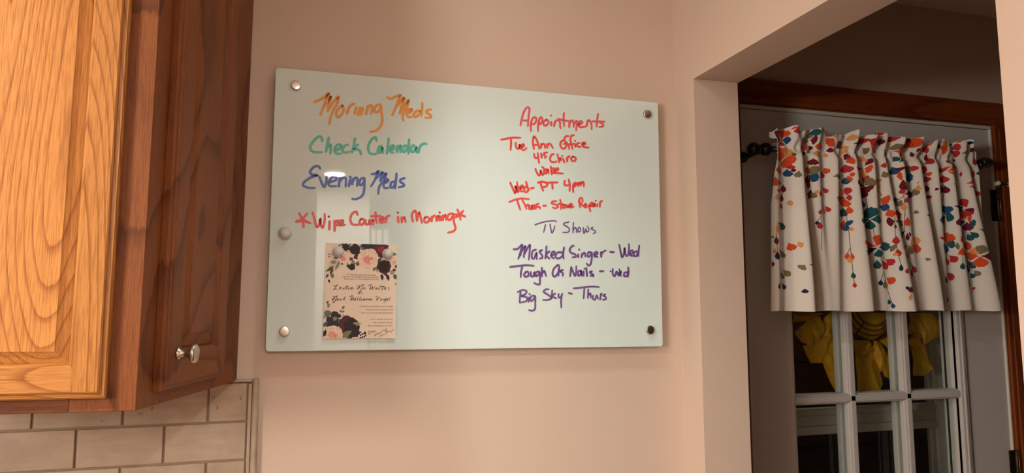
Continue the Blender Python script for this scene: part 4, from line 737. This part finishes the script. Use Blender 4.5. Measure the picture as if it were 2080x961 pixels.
b.prism([tuple(CO), P2(.078, 0), P2(.078, -.019), IN], CZ0, CZ1, M['frame_v'], .0012)
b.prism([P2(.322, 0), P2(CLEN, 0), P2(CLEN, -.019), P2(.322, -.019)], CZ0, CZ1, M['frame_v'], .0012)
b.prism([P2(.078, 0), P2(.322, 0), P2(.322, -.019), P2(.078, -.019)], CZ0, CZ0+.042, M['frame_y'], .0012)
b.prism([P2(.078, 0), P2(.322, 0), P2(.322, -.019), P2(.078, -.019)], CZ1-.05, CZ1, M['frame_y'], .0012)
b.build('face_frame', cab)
def cab_door(org, u, out, w, z0, z1, sw, bw, v, hmat, pm, name_label):
    """framed door: lipped edge, beaded frame and a raised panel with bevelled field"""
    h = z1-z0; u = Vector((u[0], u[1], 0)); o3 = Vector((out[0], out[1], 0)); org = Vector((org[0], org[1], z0))
    def pt(a, c, dp): return tuple(org + u*a + Vector((0, 0, c)) + o3*dp)
    def ring(b, r0, r1, mv, mh):
        (i0, d0), (i1, d1) = r0, r1
        A = [(i0, i0), (w-i0, i0), (w-i0, h-i0), (i0, h-i0)]; B = [(i1, i1), (w-i1, i1), (w-i1, h-i1), (i1, h-i1)]
        for k in range(4):
            j = (k+1) % 4
            b.add([pt(*A[k], d0), pt(*A[j], d0), pt(*B[j], d1), pt(*B[k], d1)], [(0, 1, 2, 3)], mh if k in (0, 2) else mv)
    b = MB()
    R = [(0, .0005), (0, .010), (.0025, .0135), (.0075, .0145), (.0085, .0175), (.0105, .019)]
    for a, c in zip(R, R[1:]): ring(b, a, c, v, hmat)
    f = .0105
    for a0, a1, c0, c1, m in ((f, sw, f, h-f, v), (w-sw, w-f, f, h-f, v), (sw, w-sw, f, sw, hmat), (sw, w-sw, h-sw, h-f, hmat)):
        b.add([pt(a0, c0, .019), pt(a1, c0, .019), pt(a1, c1, .019), pt(a0, c1, .019)], [(0, 1, 2, 3)], m)
    R = [(sw, .019), (sw+.0012, .0192), (sw+.0035, .0172), (sw+.0052, .0135), (sw+.0065, .0095)]
    for a, c in zip(R, R[1:]): ring(b, a, c, v, hmat)
    b.add([pt(0, 0, .0005), pt(w, 0, .0005), pt(w, h, .0005), pt(0, h, .0005)], [(0, 1, 2, 3)], v)
    dr = b.build('cabinet_door', cab, label=name_label, recalc=False)
    b = MB(); i = sw+.0062
    R = [(i, .0085), (i+.003, .0100), (i+.003+bw*.5, .0128), (i+.003+bw, .0168), (i+.0045+bw, .0180)]
    for a, c in zip(R, R[1:]): ring(b, a, c, pm, pm)
    q = R[-1][0]; b.add([pt(q, q, .018), pt(w-q, q, .018), pt(w-q, h-q, .018), pt(q, h-q, .018)], [(0, 1, 2, 3)], pm)
    b.build('raised_panel', dr, recalc=False)
    return dr
cab_door((-.597, -.466), (1, 0), (0, -1), .400, 1.3625, 2.372, .043, .0125, M['oak_v'], M['oak_x'], M['oak_panel'], 'wide front door of the cabinet')
dside = cab_door(P2(.053, 0), tuple(cd), tuple(cn), .287, 1.3645, 2.372, .056, .020, M['frame_v'], M['frame_y'], M['frame_v'], 'narrow side door with a nickel knob')  # same oak as the front door; darker frame colour paints in its shade
b = MB(); kx, ky = P2(.095, .019)
b.lathe([(0, .0095), (.003, .0095), (.0045, .0058), (.012, .0050), (.018, .0065), (.021, .0125), (.0235, .0150), (.027, .0150), (.0292, .0135), (.0298, .0100), (.0290, .0015)], (kx, ky, 1.4195), (cn.x, cn.y, 0), M['nickel'], 28)
b.build('knob', dside, label='round nickel knob')
cab.rotation_euler = (0, .010, 0)      # hangs a little out of plumb

# ------------------------------------------------------------------ stone backsplash
ts = thing('tile_backsplash', 'beige tumbled stone brick-pattern backsplash under the oak cabinet', 'backsplash', (-.4, 0, .92))
b = MB(); b.box(-2.2, -.030, -.0055, -.0005, .93, 1.336, M['grout']); b.build('grout', ts)
b = MB(); zt = 1.336; row = 0; gr = .0045
z1 = zt
while z1 > .96:
    z0 = (1.260 if row == 0 else z1-.0775+gr)
    if row == 0: z0 = 1.2602
    off = -.1075 if row % 2 == 0 else -.1875
    x1 = -.0345
    edge = off
    while x1 > -2.15:
        x0 = edge
        mb_ = bmesh.new(); bmesh.ops.create_cube(mb_, size=1)
        jx = random.uniform(-.0006, .0006); jz = random.uniform(-.0006, .0006)
        for vtx in mb_.verts:
            vtx.co = Vector((x0+gr/2+jx if vtx.co.x < 0 else x1-gr/2*(0 if x1 > -.04 else 1), -.0095 if vtx.co.y < 0 else -.004, z0+jz if vtx.co.z < 0 else z1+jz))
        bmesh.ops.bevel(mb_, geom=mb_.edges[:], offset=.0016, segments=2, affect='EDGES', profile=.5)
        b.frombm(mb_, M['tile'])
        x1 = x0; edge = x0-.1565
    z1 = z0-gr; row += 1
b.build('stone_tiles', ts)
b = MB()
b.box(-.0315, -.0245, -.0105, -.0005, .93, 1.3345, M['pencil'], .002)
b.prism([(-.0235, -.0005), (-.0235, -.010), (-.020, -.0145), (-.014, -.0145), (-.0105, -.010), (-.0105, -.0005)], .93, 1.3445, M['pencil'], .0015)
b.box(-2.2, -.0236, -.0125, -.0005, 1.3375, 1.3425, M['pencil'], .0018)
b.build('pencil_trim', ts, label='darker stone edge strip')

# ------------------------------------------------------------------ glass dry-erase board
BW, BH = .9192, .6096
bd = thing('glass_dry_erase_board', 'frosted white glass dry-erase board with coloured handwriting mounted on the tan wall', 'whiteboard', (0, 0, 1.40), (0, .0049, 0))
b = MB(); bm = bmesh.new(); R = .007; pl = []
for cx_, cz_, a0 in ((BW-R, BH-R, 0), (R, BH-R, 90), (R, R, 180), (BW-R, R, 270)):
    for k in range(7): a = math.radians(a0+15*k); pl.append((cx_+R*math.cos(a), cz_+R*math.sin(a)))
vs = [bm.verts.new((x, -.022, z)) for x, z in pl]; f = bm.faces.new(vs)
ex = bmesh.ops.extrude_face_region(bm, geom=[f]); 
for e in ex['geom']:
    if isinstance(e, bmesh.types.BMVert): e.co.y = -.0178
bmesh.ops.recalc_face_normals(bm, faces=bm.faces[:])
bmesh.ops.bevel(bm, geom=[e for e in bm.edges if abs(e.verts[0].co.y-e.verts[1].co.y) < 1e-6], offset=.0011, segments=2, affect='EDGES', profile=.5)
b.frombm(bm, M['board']); gp = b.build('glass_panel', bd, world=False)
gp.data.materials.append(M['board_edge'])
for p in gp.data.polygons:
    if abs(p.normal.y) < .9: p.material_index = 1
for x, z in ((.0435, .5725), (.0365, .0413), (.8865, .5765), (.8835, .0405)):
    b = MB(); b.lathe([(.0004, .0075), (.0178, .0075)], (x, 0, z), (0, -1, 0), M['steel'], 24)
    b.lathe([(.0221, .0100), (.0225, .0106), (.0272, .0106), (.0282, .0100), (.0284, .0092), (.0281, .0012)], (x, 0, z), (0, -1, 0), M['steel'], 32)
    b.build('standoff_screw', bd, world=False, label='round steel standoff screw')
n = 0
for lab, col, wd, st in INK:
    b = MB()
    for s in st:
        stroke(b, [(x*1e-4, z*1e-4) for x, z in s], wd*1e-4, -.02215-n*2e-6, INKM[col]); n += 1
    b.build('handwriting', bd, world=False, label=lab, recalc=False)

# ------------------------------------------------------------------ invitation card held on the board
card = thing('invitation_card', 'cream floral invitation card held to the glass board by two clear magnets', 'card', (CARD_ORIGIN[0], -.0262, CARD_ORIGIN[1]), (-.0165, -CARD_TILT, 0))
b = MB(); b.box(0, CARD_W, 0, .0006, 0, CARD_H, M['paper']); b.build('card_sheet', card, world=False)
lay = [0]
def clampc(x, z): return (min(max(x, .0002), CARD_W-.0002), min(max(z, .0002), CARD_H-.0002))
def flat(b, pts, m):
    lay[0] += 1; y = -.00012-lay[0]*1.6e-6
    b.add([(x, y, z) for x, z in (clampc(*p) for p in pts)], [tuple(range(len(pts)))], m)
def leaf(base, tip, wd):
    bx, bz = base; tx, tz = tip; dx, dz = tx-bx, tz-bz; l = math.hypot(dx, dz) or 1e-6; nx, nz = -dz/l, dx/l; out = []
    for sgn in (1, -1):
        for k in (range(0, 9) if sgn == 1 else range(8, -1, -1)):
            t_ = k/8; h = wd/2*math.sin(PI*t_**.85)*sgn; bow = .10*l*math.sin(PI*t_)*.4
            out.append((bx+dx*t_+nx*(h+bow), bz+dz*t_+nz*(h+bow)))
    return out[:8]+out[9:-1]
b = MB(); items = []
def bloom(c, r, nl, amp, col):
    ph = (c[0]*13+c[1]*7) % 6.28; pts = []
    for k in range(40):
        a = 2*PI*k/40; rr = r*(1-amp+amp*abs(math.cos(nl*a/2+ph))**.6*1.4+.05*math.sin(3*a+ph*2)); pts.append((c[0]+rr*math.cos(a), c[1]+rr*math.sin(a)))
    return pts
tops = MB(); lows = MB()
def pick(z): return tops if z > .085 else lows
for base, tip, wd, col in CARD_LEAF: flat(pick(base[1]*1e-4), leaf((base[0]*1e-4, base[1]*1e-4), (tip[0]*1e-4, tip[1]*1e-4), wd*1e-4), PRINTM[col])
for c, r, nl, amp, col in CARD_BLOOM: flat(pick(c[1]*1e-4), bloom((c[0]*1e-4, c[1]*1e-4), r*1e-4, nl, amp, col), PRINTM[col])
for base, tip, wd, col in CARD_LEAF[-8:-1]: flat(pick(base[1]*1e-4), leaf((base[0]*1e-4, base[1]*1e-4), (tip[0]*1e-4, tip[1]*1e-4), wd*1e-4), PRINTM[col])
tops.build('floral_print', card, world=False, label='watercolour flower garland along the top edge', recalc=False)
lows.build('floral_print', card, world=False, label='navy and wine flower cluster in the lower left corner', recalc=False)
b = MB()
for s in CARD_SCRIPT[0][1]: lay[0] += 1; stroke(b, [(x*1e-4, z*1e-4) for x, z in s], CARD_SCRIPT[0][0]*1e-4, -.00012-lay[0]*1.6e-6, M['card_ink'], .5)
b.build('script_lettering', card, world=False, label='large flowing script lettering', recalc=False)
b = MB()
for s in CARD_SCRIPT[1][1]: lay[0] += 1; stroke(b, [(x*1e-4, z*1e-4) for x, z in s], CARD_SCRIPT[1][0]*1e-4, -.00012-lay[0]*1.6e-6, M['pencil_ink'], .8)
b.build('pen_note', card, world=False, label='handwritten pen note in the lower corner', recalc=False)
def text_into(b, txt, xa, xb, z, m, y):
    cu = bpy.data.curves.new('t', 'FONT'); cu.body = txt; cu.size = 1.0; cu.resolution_u = 2
    o = bpy.data.objects.new('t', cu); C.objects.link(o); bpy.context.view_layer.update()
    me = bpy.data.meshes.new_from_object(o.evaluated_get(bpy.context.evaluated_depsgraph_get()))
    bpy.data.objects.remove(o); bpy.data.curves.remove(cu)
    xs = [v.co.x for v in me.vertices]; s = (xb-xa)/(max(xs)-min(xs)); x_ = min(xs)
    b.add([(xa+(v.co.x-x_)*s, y, z+(v.co.y-.34)*min(s, .0036)) for v in me.vertices], [tuple(p.vertices) for p in me.polygons], m)
    bpy.data.meshes.remove(me)
for blk in (CARD_PRINT[:3], CARD_PRINT[3:6], CARD_PRINT[6:]):
  b = MB()
  for pa, pb, txt in blk:
    lay[0] += 1; text_into(b, txt, pa[0]*1e-4, pb[0]*1e-4, .5e-4*(pa[1]+pb[1]), M['card_ink'], -.00012-lay[0]*1.6e-6)
  b.build('printed_text', card, world=False, label='small printed capitals', recalc=False)

# clear round magnets
def magnet(x, y, z, r, lab):
    t = thing('clear_magnet', lab, 'magnet', (x, y, z), group='clear round magnets on the board')
    b = MB(); b.lathe([(0, r*.95), (.0015, r), (.003, r*.96), (.0045, r*.62), (.007, r*.52), (.009, r*.66), (.0115, r*.74), (.014, r*.68), (.0158, r*.45), (.0165, r*.08)], (x, y, z), (0, -1, 0), M['acrylic'], 32)
    b.build('magnet_body', t)
    b = MB(); b.lathe([(0, r*.45), (.0012, r*.45)], (x, y-.0002, z), (0, -1, 0), M['can_trim'], 24); b.build('magnet_disc', t, label='pale disc inside the clear body')
magnet(.0325, -.0223, 1.648, .0145, 'clear round magnet alone on bare glass near the left edge of the board')
magnet(.1430, -.0245, 1.611, .0125, 'clear magnet on the card over its pale leaves, nearer the left edge')
magnet(.2490, -.0245, 1.608, .0120, 'milky round magnet on the card over the crimson daisy')
# ------------------------------------------------------------------ curtain rod
rod = thing('curtain_rod', 'slim black curtain rod with ball finials fixed across the white door', 'curtain rod', (1.66, .126, 1.925))
RY, RZ = .048, 1.925
b = MB(); b.lathe([(0, .0075), (.795, .0075)], (1.262, RY, RZ), (1, 0, 0), M['black_metal'], 16); b.build('rod', rod)
b = MB()
b.lathe([(-.0175, .002), (-.015, .010), (-.008, .0165), (0, .0182), (.008, .0165), (.015, .010), (.0175, .006)], (1.246, RY, RZ-.004), (1, 0, 0), M['black_metal'], 24)
b.lathe([(.012, .009), (.03, .0085), (.032, .012), (.036, .009)], (1.246, RY, RZ-.003), (1, 0, 0), M['black_metal'], 18)
b.lathe([(-.0165, .006), (-.013, .0125), (-.007, .0170), (0, .0185), (.008, .0170), (.014, .011), (.0165, .005)], (1.2825, RY-.002, RZ-.003), (1, 0, 0), M['black_metal'], 24)
b.build('ball_finial', rod)
b = MB(); b.lathe([(-.004, .008), (-.002, .0135), (.004, .0150), (.026, .0150), (.031, .0135), (.034, .006)], (2.050, RY, RZ+.004), (1, 0, 0), M['black_metal'], 24); b.build('ball_finial', rod, label='barrel-shaped end of the rod')
for x in (1.264, 2.040):
    b = MB(); b.lathe([(.0005, .016), (.004, .0155), (.006, .009), (YE-RY-.004, .0065), (YE-RY+.004, .0085)], (x, YE, RZ-.010), (0, -1, 0), M['black_metal'], 20)
    b.lathe([(-.007, .0125), (.007, .0125)], (x, RY, RZ-.004), (1, 0, 0), M['black_metal'], 20)
    b.build('rod_bracket', rod)

# ------------------------------------------------------------------ valance
def edge_x(z, side):
    K = ((2.0, 1.274, 2.004), (1.965, 1.280, 2.006), (1.945, 1.3035, 2.008), (1.90, 1.3035, 2.009), (1.86, 1.292, 2.010), (1.774, 1.279, 2.014), (1.60, 1.268, 2.028), (1.45, 1.258, 2.040))
    for (za, la, ra), (zb, lb, rb) in zip(K, K[1:]):
        if za >= z >= zb: t_ = (za-z)/(za-zb); return (la+(lb-la)*t_) if side < 0 else (ra+(rb-ra)*t_)
    return K[-1][1] if side < 0 else K[-1][2]
def top_z(x): return 1.977 + .006*math.sin(x*58) + .005*math.sin(x*23+1) + .004*math.sin(x*131)
val = thing('window_valance', 'cream gathered valance printed with red, teal and orange flowers on the door', 'curtain', (1.66, .04, 1.48))
b = MB(); NX, NZ = 460, 110; vs = []; fs = []
def cloth(x, z, o=0.0): return (x, fold_depth(x, z)-o, z)
for j in range(NZ+1):
    v_ = j/NZ
    for i in range(NX+1):
        u_ = i/NX; zz = 1.978+(1.479-1.978)*v_; x = edge_x(zz, -1)+(edge_x(zz, 1)-edge_x(zz, -1))*u_
        z = top_z(x)*(1-v_)+(1.480+.0015*math.sin(x*40))*v_
        vs.append(cloth(x, z))
for j in range(NZ):
    for i in range(NX): a = j*(NX+1)+i; fs.append((a, a+1, a+NX+2, a+NX+1))
b.add(vs, fs, M['cloth'], True)
k = len(vs); bk = [(x, y+.0009, z) for x, y, z in vs]
b.add(bk, [f[::-1] for f in fs], M['cloth'], True)
rim = [i for i in range(NX+1)] + [(j*(NX+1)+NX) for j in range(1, NZ+1)] + [NZ*(NX+1)+i for i in range(NX-1, -1, -1)] + [j*(NX+1) for j in range(NZ-1, 0, -1)]
b.add([vs[i] for i in rim]+[bk[i] for i in rim], [(i, (i+1) % len(rim), len(rim)+(i+1) % len(rim), len(rim)+i) for i in range(len(rim))], M['cloth'], False)
# back half of the rod sleeve
sl = []; n_ = 80
for j in range(5):
    for i in range(n_+1): x = 1.3045+.695*i/n_; a = PI*j/4; sl.append((x, RY+.012*math.sin(a)-.006*(1-math.sin(a)), RZ+.016*math.cos(a)))
b.add(sl, [(j*(n_+1)+i, j*(n_+1)+i+1, (j+1)*(n_+1)+i+1, (j+1)*(n_+1)+i) for j in range(4) for i in range(n_)], M['cloth'], True)
# printed petals follow the cloth
nl = [0]
def petal(b, base, tip, wd, m):
    nl[0] += 1; o = .0005+(nl[0] % 40)*6e-6
    bx, bz = base; tx, tz = tip; dx, dz = tx-bx, tz-bz; l = math.hypot(dx, dz) or 1e-6; nx, nz = -dz/l, dx/l
    NL, NW = 10, 8; vs = []; fs = []; notch = .09*l if (nl[0] % 3 and wd > .008) else 0
    for i in range(NL+1):
        t_ = i/NL; h = wd/2*(math.sin(PI*t_**1.45)**.75 if 0 < t_ < 1 else 0.0); h = max(h, wd*.06 if i == 0 else wd*.16 if i == NL else 0)
        for j in range(NW+1):
            q = j/NW*2-1; s = l*t_ - notch*(1-abs(q))*max(0, t_-.75)*4
            x = bx+dx/l*s+nx*h*q; z = bz+dz/l*s+nz*h*q
            x = min(max(x, edge_x(z, -1)+.0005), edge_x(z, 1)-.0005); z = min(z, top_z(x)-.0006)
            vs.append(cloth(x, z, o))
    for i in range(NL):
        for j in range(NW): a = i*(NW+1)+j; fs.append((a, a+1, a+NW+2, a+NW+1))
    b.add(vs, fs, m, True)
def stem(b, pts, wd, m):
    P = smooth_path([(x*1e-4, z*1e-4) for x, z in pts], 12)
    if len(P) < 3: P = [P[0].lerp(P[-1], k/14) for k in range(15)]
    vs = []; 
    for i, p in enumerate(P):
        t_ = (P[min(i+1, len(P)-1)]-P[max(i-1, 0)]).normalized(); h = wd/2
        for s in (1, -1): x, z = p.x-t_.y*h*s, p.y+t_.x*h*s; vs.append(cloth(x, z, .0004))
    b.add(vs, [(2*i, 2*i+1, 2*i+3, 2*i+2) for i in range(len(P)-1)], m, True)
for s in STEMS: stem(b, s, .0016, PETM['S'])
for base, tip, wd, col in PETALS: petal(b, (base[0]*1e-4, base[1]*1e-4), (tip[0]*1e-4, tip[1]*1e-4), wd*1e-4, PETM[col])
b.build('valance_cloth', val, recalc=False)

# ------------------------------------------------------------------ sunflower wreath outside the glass
wr = thing('sunflower_wreath', 'yellow mesh sunflower wreath hanging outside the glass of the entry door', 'wreath', (1.747, .19, 1.504))
WC = Vector((1.747, .190, 1.504))
b = MB()
for r in (.068, .083, .098, .113): b.tube([WC+Vector((r*math.cos(2*PI*k/56), -.002+.012*(r-.07)/.045, r*math.sin(2*PI*k/56))) for k in range(56)], .0022, M['wire'], 8, True)
for k in range(6):
    a = PI/2+PI/3*k+.5; b.tube([WC+Vector((r*math.cos(a), .001+.012*(r-.07)/.045, r*math.sin(a))) for r in (.066, .09, .116)], .0022, M['wire'], 6)
b.build('wire_frame', wr)
def deco(pts, off, seed):
    b = MB(); P = [Vector((x*1e-3, z*1e-3)) for x, z in pts]; Q = []
    for i, p in enumerate(P):
        q = P[(i+1) % len(P)]
        for k in range(6): Q.append(p.lerp(q, k/6))
    c = sum(P, Vector((0, 0)))/len(P); nr = 6; vs = []; fs = []; m_ = len(Q); sz = max((p-c).length for p in P)
    for j in range(nr+1):
        f_ = j/nr
        for i, p in enumerate(Q):
            x = c.x+(p.x-c.x)*f_; z = c.y+(p.y-c.y)*f_
            y = .205+off-.010*(1-f_*f_)*min(1, sz/.05) + .004*f_*math.sin(2*PI*i/m_*3+seed) + .0016*math.sin(x*210+z*90+seed)
            vs.append((x, y, z))
    for j in range(nr):
        for i in range(m_): fs.append((j*m_+i, j*m_+(i+1) % m_, (j+1)*m_+(i+1) % m_, (j+1)*m_+i))
    b.add(vs, fs, M['deco'], True)
    # folded hem round the edge of the ribbon
    b.tube([vs[nr*m_+i] for i in range(m_)], .0011, M['deco'], 5, True)
    b.build('mesh_petal', wr, recalc=False)
for k, (off, pts) in enumerate(WREATH): deco(pts, off, k*1.7)
for k in range(6):
    a = math.radians(20+28*k); ca, sa = math.cos(a), math.sin(a)
    deco([(1747+1000*(r*ca-t_*sa), 1504+1000*(r*sa+t_*ca)) for r, t_ in ((.09, -.03), (.16, -.06), (.24, 0), (.16, .06), (.09, .03))], -.004*(k % 3), k)
b = MB(); b.tube([WC+Vector((0, .005, .112)), WC+Vector((0, .0, .25)), Vector((1.747, .182, 1.90)), Vector((1.747, .179, 2.05))], .002, M['wire'], 6); b.build('hanging_cord', wr)

# ------------------------------------------------------------------ ceiling cans
for x, y, wt, sp, hue, lab in CANS:
    t = thing('recessed_light', lab, 'ceiling light', (x, y, CEIL), group='recessed kitchen ceiling lights')
    b = MB(); n = 40; vs = []; fs = []
    for r, z in ((.066, CEIL-.009), (.080, CEIL-.009), (.088, CEIL-.006), (.090, CEIL-.0005)):
        for k in range(n): vs.append((x+r*math.cos(2*PI*k/n), y+r*math.sin(2*PI*k/n), z))
    for j in range(3):
        for k in range(n): fs.append((j*n+k, j*n+(k+1) % n, (j+1)*n+(k+1) % n, (j+1)*n+k))
    b.add(vs, fs, M['can_trim'], True); b.build('trim_ring', t)
    b = MB(); b.lathe([(0, .066), (.003, .066)], (x, y, CEIL-.0085), (0, 0, 1), M['lens'], 40, False); b.build('lamp_lens', t, label='glowing lens')
